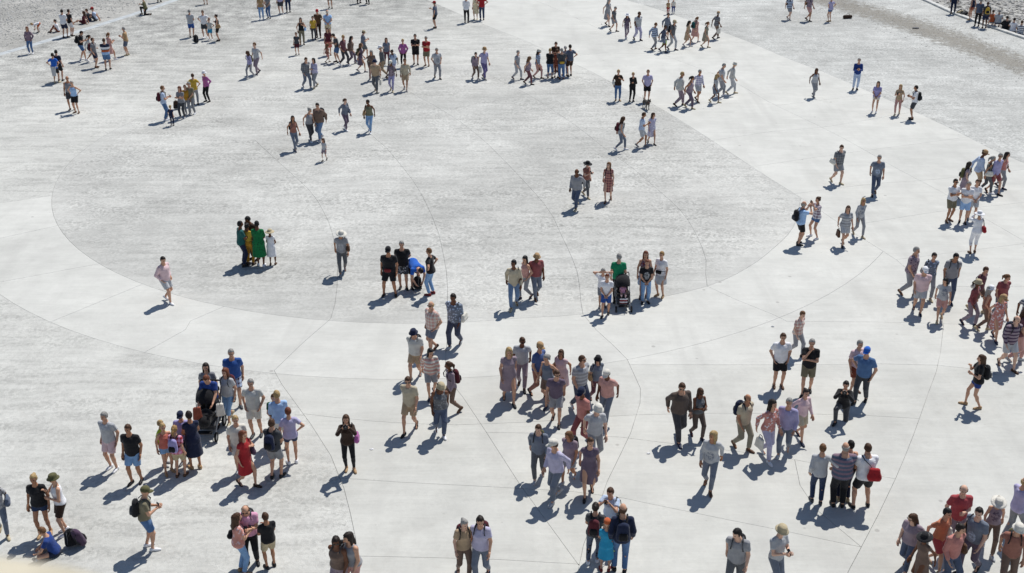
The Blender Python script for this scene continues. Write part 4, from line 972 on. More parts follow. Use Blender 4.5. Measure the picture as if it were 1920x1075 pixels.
# upper right
p(1555, 41, 1.66, 330, 'hips', 'f', 'short brown', 'tee lilac', 'minishorts denim', 'tan', where='', verb='hands on hips on the gravel')
p(1603, 168, 1.74, 190, 'phone', 'm', 'short grey', 'long royal blue', 'trousers pale blue', 'black', where='')
p(1639, 211, 1.64, 205, 'front', 'f', 'long dark', 'shirt lavender', 'minishorts offwhite', 'white', where='near the gravel edge')
p(1710, 224, 1.74, 285, 'phone', 'm', 'short dark', 'tee white', 'shorts dark grey', 'black', bp='black', skin_='tan', where='on the gravel edge', short='white T-shirt on the gravel edge')
p(1786, 26, 1.80, 200, 'stand', 'm', 'short dark', 'jacket navy', 'trousers navy', 'black', where='by the rubble kerb')
p(1819, 38, 1.70, 330, 'stand', 'f', 'short red', 'tank navy', 'minishorts rust', 'tan', where='by the rubble kerb')
p(1831, 49, 1.80, 20, 'stand', 'm', 'short grey', 'shirt slate', 'trousers black', 'black', where='by the rubble kerb')
p(1845, 53, 1.72, 10, 'stand', 'm', 'short brown', 'tee dark grey', 'shorts navy', 'brown', bp='yellow', skin_='brown', where='with yellow backpack')
p(1869, 52, 1.70, 20, 'knees', 'm', 'short grey', 'tee light grey', 'shorts dark denim', 'brown', legs='ledge', build=1.1, where='sitting by the rubble')
p(1858, 50, 1.60, 10, 'knees', 'f', 'short brown', 'tee orange', 'shorts grey', 'brown', legs='ledge', where='sitting by the rubble')
p(1885, 56, 1.70, 15, 'knees', 'm', 'short dark', 'jacket black', 'trousers black', 'black', legs='sit', build=1.15, where='sitting by the rubble')
p(1898, 60, 1.72, 20, 'knees', 'f', 'short dark', 'tee white', 'trousers navy', 'black', legs='sit', where='sitting by the rubble')
p(1912, 65, 1.70, 25, 'knees', 'm', 'short brown', 'tee white/striped/navy', 'trousers dark denim', 'black', legs='sit', where='sitting by the rubble')
# middle: the huddle in green
p(457, 499, 1.74, 60, 'phone', 'm', 'short black', 'shirt teal', 'trousers navy', 'black', skin_='brown', dev='none', where='in the green huddle', verb='')
p(470, 497, 1.62, 20, 'front', 'f', 'bun black', 'crop yellow', 'trousers mustard', 'dark brown', skin_='brown', where='in the green huddle')
p(480, 486, 1.84, 215, 'phone', 'm', 'short black', 'tee dark brown', 'trousers black', 'black', skin_='brown', lean=20, roll=-6, dev='none', where='leaning over the green huddle', verb='')
p(490, 499, 1.74, 0, 'front', 'f', 'short black', 'coat emerald/patterned/dark green', 'none none', 'white', skin_='brown', build=1.1, where='seen from behind')
p(512, 497, 1.38, 5, 'front', 'f', 'short black', 'dress white', 'none none', 'brown', skin_='brown', hat='sunhat beige', where='and straw hat beside the green dress')
# middle: four with the backpack
p(731, 554, 1.84, 185, 'stand', 'm', 'none dark', 'tee black', 'shorts black', 'black', legs='wide', hat='cap black', bag='dark red:waist', build=1.12, skin_='tan', glasses=True, where='with cap and dark red belt bag', short='cap and black T-shirt')
p(757, 541, 1.80, 180, 'back', 'm', 'short grey', 'tee black', 'shorts dark grey/patterned/light grey', 'black', build=1.08, where='', verb='hands behind back')
p(778, 540, 1.74, 150, 'bend', 'm', 'short dark', 'tee bright blue', 'shorts dark brown', 'black', build=1.1, where='over a black backpack')
p(809, 553, 1.74, 290, 'hips', 'f', 'short light brown', 'tee black', 'jeans light denim', 'dark red', where='facing the three', verb='hands on hips')
# middle: the pushchair family
p(1135, 591, 1.52, 190, 'front', 'm', 'short red', 'tee white', 'shorts blue', 'black', legs='stride', where='before the pushchair')
p(1129, 576, 1.44, 180, 'behindhead', 'm', 'short grey', 'tee white', 'shorts grey', 'dark grey', where='hands behind head', verb='')
p(1158, 566, 1.76, 5, 'stand', 'm', 'short grey', 'tee green', 'trousers black', 'black', where='behind the pushchair')
p(1206, 558, 1.74, 180, 'stand', 'f', 'long red', 'tank mauve/plaid/dark red', 'skirt pale blue', 'brown', where='behind a black printed T-shirt')
p(1209, 568, 1.60, 180, 'front', 'm', 'short red', 'tee black/printed/light grey', 'jeans light denim', 'black', where='')
p(1238, 556, 1.68, 215, 'stand', 'f', 'short blond', 'tee white', 'skirt light grey', 'tan', bag='black:waist', where='with black belt bag', short='white T-shirt and light grey skirt')
# right
p(1496, 459, 1.76, 80, 'photo', 'm', 'bald grey', 'tee light blue', 'shorts black', 'black', bp='black', build=1.1, where='', short='light blue T-shirt taking a photo')
p(1526, 446, 1.70, 250, 'photo', 'f', 'bun brown', 'tee mauve/plaid/white', 'minishorts denim', 'white', legs='wide', where='')
p(1777, 415, 1.78, 165, 'cross', 'm', 'short dark', 'polo white', 'shorts khaki', 'brown', glasses=True, skin_='tan', where='')
p(1804, 418, 1.74, 200, 'cross', 'm', 'short grey', 'tee white', 'shorts light blue', 'black', where='beside the polo shirt')
p(1820, 412, 1.70, 190, 'front', 'f', 'short brown', 'shirt white', 'shorts light grey', 'dark grey', where='behind the wide-brimmed hat')
p(1823, 475, 1.66, 2, 'photo', 'f', 'short dark', 'long white', 'capri white', 'brown', hat='sunhat white', bag='red:right', dev='none', verb='and white wide-brimmed hat', where='', short='white wide-brimmed hat')
p(1824, 763, 1.70, 280, 'eat', 'f', 'long brown', 'tee black', 'minishorts royal blue', 'tan', legs='stride', bp='black', verb='eating, with black backpack', short='black T-shirt eating')
p(1458, 725, 1.78, 180, 'pocket', 'm', 'short brown', 'shirt white', 'shorts black', 'brown', build=1.06, where='beside the chin-rubbing person')
p(1511, 737, 1.80, 195, 'chin', 'm', 'short grey', 'tee black', 'shorts khaki', 'black', legs='stride', where='hand at chin', verb='')
p(1613, 753, 1.78, 215, 'onehip', 'm', 'none dark', 'shirt denim', 'trousers dark grey', 'black', legs='stride', hat='cap bright blue', build=1.12, where='and bright blue cap', verb='')
p(1599, 735, 1.72, 160, 'stand', 'm', 'short grey', 'shirt pale pink', 'shorts rust', 'brown', where='behind the bright blue cap')
p(1577, 787, 1.72, 200, 'photo', 'f', 'short dark', 'long black', 'trousers dark grey', 'black', legs='kneel', dev='camera', where='kneeling', short='black shirt kneeling')
p(1530, 943, 1.70, 10, 'arm_right', 'm', 'short light brown', 'long light grey', 'jeans dark denim', 'dark grey', where='', verb='arm round a striped shirt')
p(1570, 950, 1.84, 2, 'front', 'm', 'bald grey', 'tee slate/striped/mauve', 'trousers black', 'black', build=1.32, where='seen from behind in a hug')
p(1580, 939, 1.74, 350, 'arm_low', 'f', 'short black', 'tank dark brown', 'trousers navy', 'beige', where='', verb='hidden behind the striped shirt')
p(1613, 951, 1.80, 355, 'front', 'm', 'short brown', 'tee white', 'shorts black', 'black', legs='wide', build=1.22, bag='red:backright', lean=8, where='seen from behind with red bag', short='white T-shirt in the hugging group')
p(1896, 1012, 1.78, 70, 'front', 'm', 'bald fair', 'shirt lilac', 'trousers grey', 'white', legs='stride', where='standing apart')
# bottom centre: four round a camera
p(1149, 907, 1.72, 205, 'photo', 'f', 'short brown', 'tee pale blue', 'skirt black', 'brown', fromhead=True, lean=12, bag='black:left', where='facing a bald friend', short='pale blue T-shirt and black skirt')
p(1111, 1056, 1.66, 10, 'front', 'f', 'bun dark', 'tee dark grey', 'trousers slate/patterned/black', 'white', bp='maroon', where='', short='dark grey T-shirt and patterned trousers')
p(1134, 1071, 1.42, 5, 'front', 'f', 'none red', 'tee turquoise', 'skirt turquoise', 'dark red', hat='cap orange', where='and orange cap', verb='')
p(1161, 1072, 1.84, 0, 'stand', 'm', 'bald brown', 'jacket navy', 'jeans denim', 'black', bp='navy', where='', short='navy jacket and denim jeans')
# bottom left
p(86, 1001, 1.72, 175, 'stand', 'f', 'bun fair', 'tee black', 'minishorts dark denim', 'tan', skin_='tan', where='behind the backpacks')
p(124, 999, 1.68, 235, 'eat', 'f', 'none brown', 'tank white', 'shorts dark brown', 'white', hat='buckethat olive', where='behind the backpacks', verb='')
p(101, 1039, 1.52, 262, 'knees', 'm', 'short light brown', 'tee royal blue', 'minishorts navy', 'white', legs='sitcross', lean=18, where='sitting on the ground by backpacks')
p(281, 1029, 1.72, 75, 'phone', 'm', 'none brown', 'tee khaki', 'shorts denim', 'white', hat='cap olive', bp='black', lean=7, where='', short='khaki T-shirt and olive cap')
p(257, 904, 1.74, 185, 'stand', 'm', 'short brown', 'tee black', 'shorts light denim', 'black', skin_='tan', where='near the pale walker')
p(214, 879, 1.74, 200, 'stand', 'm', 'short grey', 'tee light grey', 'shorts pale pink', 'white', where='left of the denim shorts', label='person in light grey T-shirt and pale pink shorts near denim shorts')
p(317, 886, 1.50, 150, 'stand', 'f', 'pony fair', 'tank coral', 'minishorts light denim', 'tan', where='in the cluster of children')
p(310, 872, 1.36, 100, 'stand', 'f', 'short fair', 'tee lime', 'shorts pale blue', 'grey', where='in the cluster of children')
p(340, 894, 1.52, 10, 'stand', 'f', 'pony blond', 'tee pink/plaid/red', 'shorts beige', 'brown', bp='lavender', where='', short='pink plaid T-shirt')
p(350, 868, 1.58, 180, 'stand', 'm', 'none dark', 'tee lavender', 'shorts navy', 'grey', hat='cap navy', where='and navy cap among the children', verb='')
p(368, 879, 1.72, 330, 'front', 'f', 'short dark', 'dress navy', 'none none', 'tan', skin_='tan', where='beside the children')
p(389, 694, 1.78, 185, 'push', 'm', 'short red', 'tee royal blue', 'shorts dark grey', 'black', fromhead=True, lean=10, head=(22, 0), where='pushing the big black pushchair')
p(385, 680, 1.72, 170, 'stand', 'f', 'long dark', 'tee grey', 'trousers slate', 'black', fromhead=True, where='behind the pushchair pusher')
p(446, 756, 1.80, 170, 'stand', 'm', 'short grey', 'tee blue', 'shorts pale blue/plaid/plum', 'dark grey', legs='walk', build=1.08, where='')
p(433, 788, 1.70, 200, 'stand', 'f', 'long red', 'tee light grey', 'capri light denim', 'beige', legs='walk', bp='maroon', where='', short='light grey T-shirt and cropped trousers')
p(483, 816, 1.78, 180, 'pocket', 'm', 'short grey', 'tee pale grey', 'shorts offwhite', 'dark grey', where='beside the family')
p(512, 738, 1.50, 180, 'front', 'm', 'short brown', 'tee dark green/printed/white', 'shorts light grey', 'black', fromhead=True)
p(529, 842, 1.78, 340, 'phone', 'm', 'short fair', 'long light blue', 'shorts pale grey', 'dark grey', dev='none', where='beside the green printed shirt', verb='')
p(519, 896, 1.74, 15, 'front', 'm', 'short brown', 'tee dark grey', 'shorts grey', 'black', bp='navy', where='', short='dark grey T-shirt and grey shorts')
p(549, 869, 1.68, 345, 'onehip', 'f', 'short red', 'tee lilac', 'minishorts dark denim', 'white', where='hand on hip', verb='')
p(464, 911, 1.66, 120, 'bag', 'f', 'long red', 'dress red', 'none none', 'dark brown', legs='walk', bag='plum:left', where='walking past the group', short='red dress')
p(454, 882, 1.68, 160, 'stand', 'm', 'short fair', 'tee offwhite', 'shorts pale grey', 'light grey', where='behind the red dress')
p(657, 881, 1.68, 175, 'photo', 'f', 'long brown', 'long dark brown', 'leggings black', 'tan', bag='magenta:left', dev='camera', where='', short='dark brown shirt and black leggings')
p(460, 941, 1.72, 175, 'phone', 'm', 'bald light brown', 'polo pink', 'trousers black', 'black', fromhead=True, head=(25, 0), bp='black', glasses=True, build=1.06, where='', short='pink polo shirt')
p(455, 1075, 1.64, 60, 'phone', 'f', 'long brown', 'tee salmon/patterned/pale pink', 'jeans light denim', 'tan', bag='black:left', where='', short='patterned salmon T-shirt')
p(508, 1064, 1.50, 330, 'phone', 'm', 'short brown', 'tee black/printed/grey', 'shorts beige', 'black', skin_='tan', dev='none', where='', verb='')

# ------------------------------------------------------------------ people walking
GW = 'people walking across the square'
WR = random.Random(21)
PAT = {'grey': 'light grey', 'slate': 'pale blue', 'mauve': 'plum', 'light grey': 'slate', 'salmon': 'offwhite', 'dark grey': 'grey', 'lilac': 'white', 'rust': 'tan', 'brown': 'beige', 'coral': 'white', 'beige': 'offwhite', 'lavender': 'white', 'maroon': 'salmon', 'pale grey': 'slate'}
def walk(where, face, *rows):
    for i, r in enumerate(rows):
        x, y, top, bot = r[:4]; H = r[4] if len(r) > 4 else WR.choice((1.56, 1.60, 1.64, 1.68, 1.7, 1.74, 1.77, 1.8, 1.84, 1.88)); sex = 'f' if H < 1.69 or WR.random() < .2 else 'm'
        tk, tc = top.split(' ', 1); ad = H > 1.4
        tk = WR.choice(('tee', 'tee', 'shirt', 'polo', 'long', 'jacket') if sex == 'm' else ('tee', 'tee', 'tank', 'long', 'shirt', 'dress')) if ad else 'tee'
        if tc in PAT and WR.random() < .38: tc = tc + '/' + WR.choice(('striped', 'plaid', 'patterned', 'printed') if tk != 'jacket' else ('striped',)) + '/' + PAT[tc]
        top = tk + ' ' + (tc if tc.startswith(('pale', 'light')) or 'washed ' + tc.split('/')[0] not in COL else 'washed ' + tc)
        bk_, bc_ = bot.split(' ', 1); bot = bk_ + ' ' + (bc_ if bc_.startswith(('pale', 'light')) or 'washed ' + bc_ not in COL else 'washed ' + bc_)
        if tk == 'dress': bot = 'none none'
        hr = ('long ' if sex == 'f' and WR.random() < .6 else 'pony ' if sex == 'f' and WR.random() < .5 else 'bun ' if sex == 'f' and WR.random() < .5 else 'bald ' if sex == 'm' and WR.random() < .18 else 'short ') + WR.choice(('brown', 'dark', 'light brown', 'fair', 'grey', 'black', 'brown'))
        k = {}; u = WR.random(); w = where; extra = ''
        if ad and u < .24: k['bp'] = WR.choice(('black', 'navy', 'dark grey', 'maroon', 'teal', 'olive')); extra = 'with backpack'
        elif ad and u < .42: k['bag'] = WR.choice(('brown', 'black', 'tan', 'dark red', 'offwhite', 'slate')) + ':' + WR.choice(('left', 'right')); extra = 'with bag'
        elif ad and u < .50: k['bag'] = WR.choice(('offwhite', 'lime', 'turquoise', 'brown')) + ':hand' + WR.choice(('left', 'right')); extra = 'with bag'
        elif ad and u < .60: k['pose2'] = WR.choice(('phone', 'onephone', 'hold', 'pocket'))
        if WR.random() < .26: k['hat'] = WR.choice(('cap', 'cap', 'buckethat', 'sunhat')) + ' ' + WR.choice(('white', 'navy', 'beige', 'black', 'tan', 'offwhite'))
        pose = k.pop('pose2', 'walk'); dev = 'none' if pose in ('phone', 'onephone') and WR.random() < .3 else None
        person(x + WR.uniform(-3, 3), y + WR.uniform(-3, 3), H, face + WR.uniform(-48, 48), pose, sex, hr, top, bot, WR.choice(('white', 'light grey', 'beige', 'grey', 'brown', 'black', 'black', 'navy')), where=w, group=GW,
               build=WR.choice((.9, .95, 1.0, 1.0, 1.05, 1.12, 1.2)), skin_=WR.choice(('light', 'light', 'tan', 'fair', 'brown')), legs='walk', verb='walking' + (' ' + extra if extra else ''), dev=dev, head=(WR.uniform(-4, 14), WR.uniform(-35, 35)), glasses=WR.random() < .25, seed=int(WR.random() * 1e6), **k)
walk('past the banded shirt', 80, (168, 118, 'tee pale grey', 'shorts light grey'), (212, 112, 'tee salmon', 'shorts grey'))
walk('beyond the white hat', 190, (468, 144, 'tee lavender', 'trousers grey'), (487, 141, 'tee light grey', 'trousers mauve'))
walk('below the maroon shorts', 175, (575, 166, 'tee dark grey', 'trousers slate'), (593, 166, 'tee lilac', 'trousers grey'))
walk('across the round paving', 180, (553, 284, 'tee rust', 'trousers slate'), (585, 264, 'tee grey', 'trousers black'), (604, 262, 'tee brown', 'jeans denim'), (648, 242, 'tee slate', 'trousers plum', 1.62), (692, 248, 'tee olive', 'jeans light denim'), (611, 304, 'tee light grey', 'shorts mauve', 1.1))
walk('by the magenta top', 100, (648, 126, 'tee maroon', 'trousers black'), (662, 122, 'tee brown', 'trousers plum'), (681, 112, 'tee slate', 'shorts dark grey'), (616, 120, 'tee rust', 'shorts coral', 1.15))
walk('by the magenta top', 200, (697, 150, 'tee brown', 'trousers maroon'), (706, 170, 'tee tan', 'trousers dark grey'), (719, 143, 'tee dark grey', 'trousers tan'), (733, 172, 'tee mauve', 'trousers lavender'), (739, 146, 'tee pale blue', 'trousers lilac'), (760, 172, 'tee beige', 'shorts tan'))
walk('past the two friends', 200, (818, 148, 'tee light grey', 'trousers grey'))
walk('up the middle', 180, (889, 148, 'tee mauve', 'trousers brown'), (908, 149, 'tee lavender', 'trousers purple', 1.84))
walk('towards the huddle of five', 90, (972, 150, 'tee grey', 'trousers light grey'), (992, 156, 'tee mauve', 'trousers maroon'), (1008, 150, 'tee slate', 'trousers salmon'))
walk('along the far band', 150, (1138, 48, 'tee grey', 'trousers light grey'), (1152, 62, 'tee dark grey', 'shorts grey'), (1172, 74, 'tee plum', 'trousers mauve'), (1193, 78, 'tee light grey', 'trousers lilac'))
walk('below the two small children', 100, (1226, 92, 'tee slate', 'trousers grey'), (1240, 98, 'tee navy', 'shorts slate'), (1262, 92, 'tee dark grey', 'trousers light grey'), (1286, 86, 'tee tan', 'trousers brown'), (1304, 82, 'tee salmon', 'shorts grey'), (1324, 88, 'tee khaki', 'trousers slate'))
walk('past the dog', 130, (1272, 200, 'tee pale grey', 'trousers mauve'), (1289, 206, 'tee mauve', 'trousers plum'), (1308, 192, 'tee lavender', 'shorts light grey'), (1336, 190, 'tee grey', 'shorts slate'), (1352, 182, 'tee light grey', 'trousers grey'), (1368, 178, 'tee pale grey', 'trousers light grey'))
walk('near the gravel edge', 160, (1525, 182, 'tee light grey', 'trousers grey'), (1683, 214, 'tee tan', 'trousers salmon', 1.6))
walk('on the far gravel', 120, (1478, 34, 'tee slate', 'shorts grey'), (1516, 38, 'tee mauve', 'shorts salmon'))
walk('amid the round paving', 170, (1083, 390, 'tee grey', 'jeans dark denim'), (1098, 372, 'tee rust', 'trousers dark grey'), (1141, 378, 'tee maroon', 'shorts slate'))
walk('below the dog', 120, (1163, 282, 'tee light grey', 'trousers slate'), (1200, 276, 'tee pale blue', 'shorts light grey'), (1221, 268, 'tee lilac', 'trousers grey'))
walk('alone on round paving', 180, (640, 512, 'tee grey', 'trousers dark grey', 1.7))
walk('at the round paving edge', 140, (318, 566, 'tee pale pink', 'shorts light grey'))
walk('below the jeans wearer', 185, (812, 660, 'tee salmon', 'shorts slate'), (851, 650, 'tee slate', 'trousers navy'))
walk('between backpack and pushchair groups', 190, (962, 576, 'tee beige', 'jeans denim'), (985, 562, 'tee salmon', 'trousers grey'), (1008, 556, 'tee dark red', 'trousers slate'))
walk('behind the photo takers', 170, (1579, 458, 'tee grey', 'shorts light grey'), (1611, 444, 'tee light grey', 'trousers grey', 1.6), (1569, 345, 'tee dark grey', 'shorts grey'), (1636, 366, 'tee slate', 'jeans dark denim'))
walk('behind the three in white', 120, (1806, 372, 'tee mauve', 'trousers light grey'), (1826, 358, 'tee pale blue', 'shorts tan'), (1842, 366, 'tee khaki', 'trousers dark grey'), (1860, 362, 'tee lavender', 'shorts dark red'), (1876, 350, 'tee coral', 'trousers grey'))
walk('below the white wide-brimmed hat', 150, (1738, 560, 'tee slate', 'trousers grey'), (1773, 566, 'tee grey', 'jeans dark denim'), (1718, 584, 'tee pale pink', 'shorts light grey'), (1758, 598, 'tee light grey', 'shorts salmon'))
walk('in line by the right edge'.replace('right edge', 'eating person'), 150, (1813, 612, 'tee dark red', 'trousers mauve'), (1840, 620, 'tee rust', 'trousers brown'), (1862, 634, 'tee coral', 'trousers grey'), (1888, 690, 'tee mauve', 'shorts light grey'), (1902, 676, 'tee maroon', 'trousers salmon'), (1918, 640, 'tee light grey', 'trousers grey'))
walk('below the two facing friends', 190, (1492, 664, 'tee salmon', 'trousers grey', 1.6))
walk('side by side', 180, (1272, 824, 'tee dark brown', 'trousers black'), (1304, 822, 'tee dark grey', 'trousers dark brown'))
walk('before the white shirt', 170, (1328, 916, 'tee light grey', 'trousers slate'), (1386, 844, 'tee beige', 'trousers khaki'), (1436, 856, 'tee coral', 'trousers lilac'), (1466, 852, 'tee lavender', 'trousers slate'), (1500, 822, 'tee pale pink', 'shorts beige'))
walk('near the lone lilac shirt', 190, (1697, 1066, 'tee mauve', 'jeans dark denim'), (1748, 1064, 'tee orange', 'shorts red'), (1772, 1100, 'tee coral', 'jeans dark denim'), (1812, 1070, 'tee slate', 'trousers plum', 1.84), (1850, 1036, 'tee mauve', 'trousers brown'), (1880, 1098, 'tee rust', 'trousers brown'))
walk('towards the wall below', 180, (1376, 1108, 'tee grey', 'trousers dark grey'), (1449, 1108, 'tee light grey', 'trousers slate'), (640, 1118, 'tee brown', 'trousers mauve'), (664, 1112, 'tee grey', 'trousers salmon'), (868, 1082, 'tee tan', 'trousers brown'), (906, 1086, 'tee lilac', 'trousers slate'))
walk('beside black T-shirt', 150, (8, 1000, 'tee grey', 'trousers slate'))
walk('through the middle', 200, (772, 806, 'tee beige', 'shorts tan'), (812, 742, 'tee salmon', 'shorts grey'), (828, 814, 'tee dark grey', 'jeans dark denim'), (850, 776, 'tee mauve', 'trousers brown'))
walk('in the stream of walkers', 170, (955, 752, 'tee mauve', 'trousers light grey'), (1006, 744, 'tee royal blue', 'trousers rust'), (1026, 758, 'tee slate', 'shorts brown'), (1052, 742, 'tee pale pink', 'shorts salmon'), (1084, 766, 'tee grey', 'trousers navy'), (1116, 752, 'tee slate', 'trousers maroon'))
walk('in the stream of walkers', 215, (1092, 836, 'tee coral', 'trousers dark red'), (1116, 868, 'tee light grey', 'trousers grey'), (1066, 902, 'tee mauve', 'shorts grey'), (1104, 926, 'tee plum', 'trousers lavender'), (1040, 934, 'tee lilac', 'trousers slate'))
walk('in the stream of walkers', 200, (980, 724, 'tee light grey', 'trousers mauve'), (1040, 790, 'tee plum', 'shorts grey'), (1136, 790, 'tee salmon', 'trousers slate'), (1010, 896, 'tee slate', 'trousers dark grey'))
walk('through the middle', 190, (778, 706, 'tee pale grey', 'shorts tan'))
walk('by the magenta top', 120, (676, 134, 'tee plum', 'shorts dark grey'), (728, 122, 'tee slate', 'trousers maroon'))
walk('below the two small children', 110, (1250, 76, 'tee slate', 'shorts dark grey'), (1340, 72, 'tee dark grey', 'trousers brown'))
walk('below the white wide-brimmed hat', 160, (1700, 556, 'tee mauve', 'trousers grey'))
walk('in line by the eating person', 160, (1826, 584, 'tee maroon', 'shorts brown'), (1866, 596, 'tee dark red', 'trousers slate'))
walk('near the lone lilac shirt', 200, (1716, 1104, 'tee brown', 'shorts slate'), (1786, 1030, 'tee red', 'trousers mauve'))
# ------------------------------------------------------------------ things on the ground and in hands
def ground_pack(x, y, colr, rot, tilt, label, sc=1.0):
    q = gp(x, y); M = Matrix.Translation((q.x, q.y, .02)) @ Matrix.Rotation(math.radians(rot), 4, 'Z') @ Matrix.Rotation(math.radians(tilt), 4, 'X') @ Matrix.Scale(sc, 4)
    return backpack(M, colr, '', worn=False, label=label)
ground_pack(368, 81, 'black', 170, 6, 'black backpack on the ground before blue shorts', 1.1)
ground_pack(783, 543, 'black', 160, 4, 'black backpack on the ground under the bending person', 1.05)
ground_pack(136, 1025, 'black', 210, 8, 'plump black backpack on the ground beside the sitting person', 1.0)
ground_pack(154, 1021, 'plum', 150, -16, 'plum backpack leaning on the plump black backpack', 1.1)
ground_pack(1800, 30, 'black', 100, 70, 'black backpack lying by the rubble kerb', 1.3)
ground_pack(1792, 27, 'beige', 60, 60, 'beige backpack lying by the rubble kerb', 1.2)
ground_pack(331, 205, 'dark brown', 30, 5, 'dark brown backpack standing beside the yellow T-shirt group', 1.0)
q = gp(1589, 35)
def fb(F, D): F.cone(D, (-.22, 0, .12), (.22, 0, .12), .13, .12, .03); return D
V, Q = sdf_mesh((-.45, -.25, -.06), (.45, .25, .4), .03, fb)
o = link(bpy.data.objects.new('duffel_bag', mesh_np('duffel_bag', np.maximum(V, [-9, -9, .0]), Q, [cloth('dark brown')]))); o.location = (q.x, q.y, .004); o.rotation_euler = (0, 0, .2)
tag(o, 'dark brown duffel bag alone on the gravel', 'bag')
link(bpy.data.objects.new('handle', MB().tube([(-.12, 0, .23), (-.08, .0, .32), (.08, 0, .32), (.12, 0, .23)], .014, 6).mesh('handle', cloth('black'))), o)
q = gp(1717, 54); m_lit = plain('wet_stone', (.10, .10, .11), .6, bumpy=.6)
b = MB(); b.lathe([(.001, 0), (.16, .01), (.19, .05), (.12, .09), (.001, .10)], 9, (0, 0, 0), Matrix.Diagonal((1.3, .7, 1, 1))); o = b.build('stone', m_lit, None); o.location = (q.x, q.y, 0); tag(o, 'flat dark stone alone on the gravel', 'stone')
# jacket tied round a waist
q = gp(107, 156)
def fj(F, D): F.profile(D, np.array([0, 0, .93]), np.eye(3), [(-.5, .12, .03, -.17), (-.1, .15, .035, -.165), (.06, .17, .04, -.13)], 0, -.48, .05, .01); F.cone(D, (-.19, -.02, .97), (-.03, .17, .95), .035, .03, .03); F.cone(D, (.19, -.02, .97), (.03, .17, .95), .035, .03, .03); F.cone(D, (-.19, -.02, .97), (0, -.16, .97), .04, .04, .03); F.cone(D, (.19, -.02, .97), (0, -.16, .97), .04, .04, .03); F.cone(D, (.02, .18, .95), (.05, .20, .68), .032, .03, .02); F.cone(D, (-.02, .18, .95), (-.06, .20, .66), .032, .03, .02); return D
V, Q = sdf_mesh((-.3, -.32, .38), (.3, .32, 1.1), .022, fj); o = link(bpy.data.objects.new('jacket', mesh_np('jacket', V * .96, Q, [cloth('light grey')]))); o.location = (q.x, q.y, 0); o.rotation_euler = (0, 0, -math.radians(5)); tag(o, 'light grey jacket tied round the waist below bright blue T-shirt', 'jacket')
# green-yellow bag of the person in the orange cap, light bag of the huddle
def small_bag(x, y, z, colr, rot, label, d=(.08, .26, .24)):
    q = gp(x, y, z); o = MB().box((0, 0, 0), d, taper=.75, bevel=.02).build('hand_bag', cloth(colr)); o.location = q; o.rotation_euler = (0, 0, math.radians(rot)); tag(o, label, 'bag')
    link(bpy.data.objects.new('handle', MB().tube([(0, -.07, d[2] / 2 - .01), (0, -.04, d[2] / 2 + .10), (0, .04, d[2] / 2 + .10), (0, .07, d[2] / 2 - .01)], .01, 5).mesh('handle', cloth('black'))), o); return o
small_bag(1144, 1025, .62, 'lime', 80, 'lime bag hanging beside the turquoise skirt')
small_bag(479, 462, .78, 'bright blue', 75, 'bright blue bag between the yellow top and emerald dress')
small_bag(370, 775, .85, 'rust', 20, 'rust shopping bag hanging left of the big black pushchair'.replace('left of', 'beside'), (.26, .12, .36))
small_bag(413, 768, .85, 'offwhite', 20, 'off-white shopping bag hanging beside the big black pushchair', (.24, .14, .36))

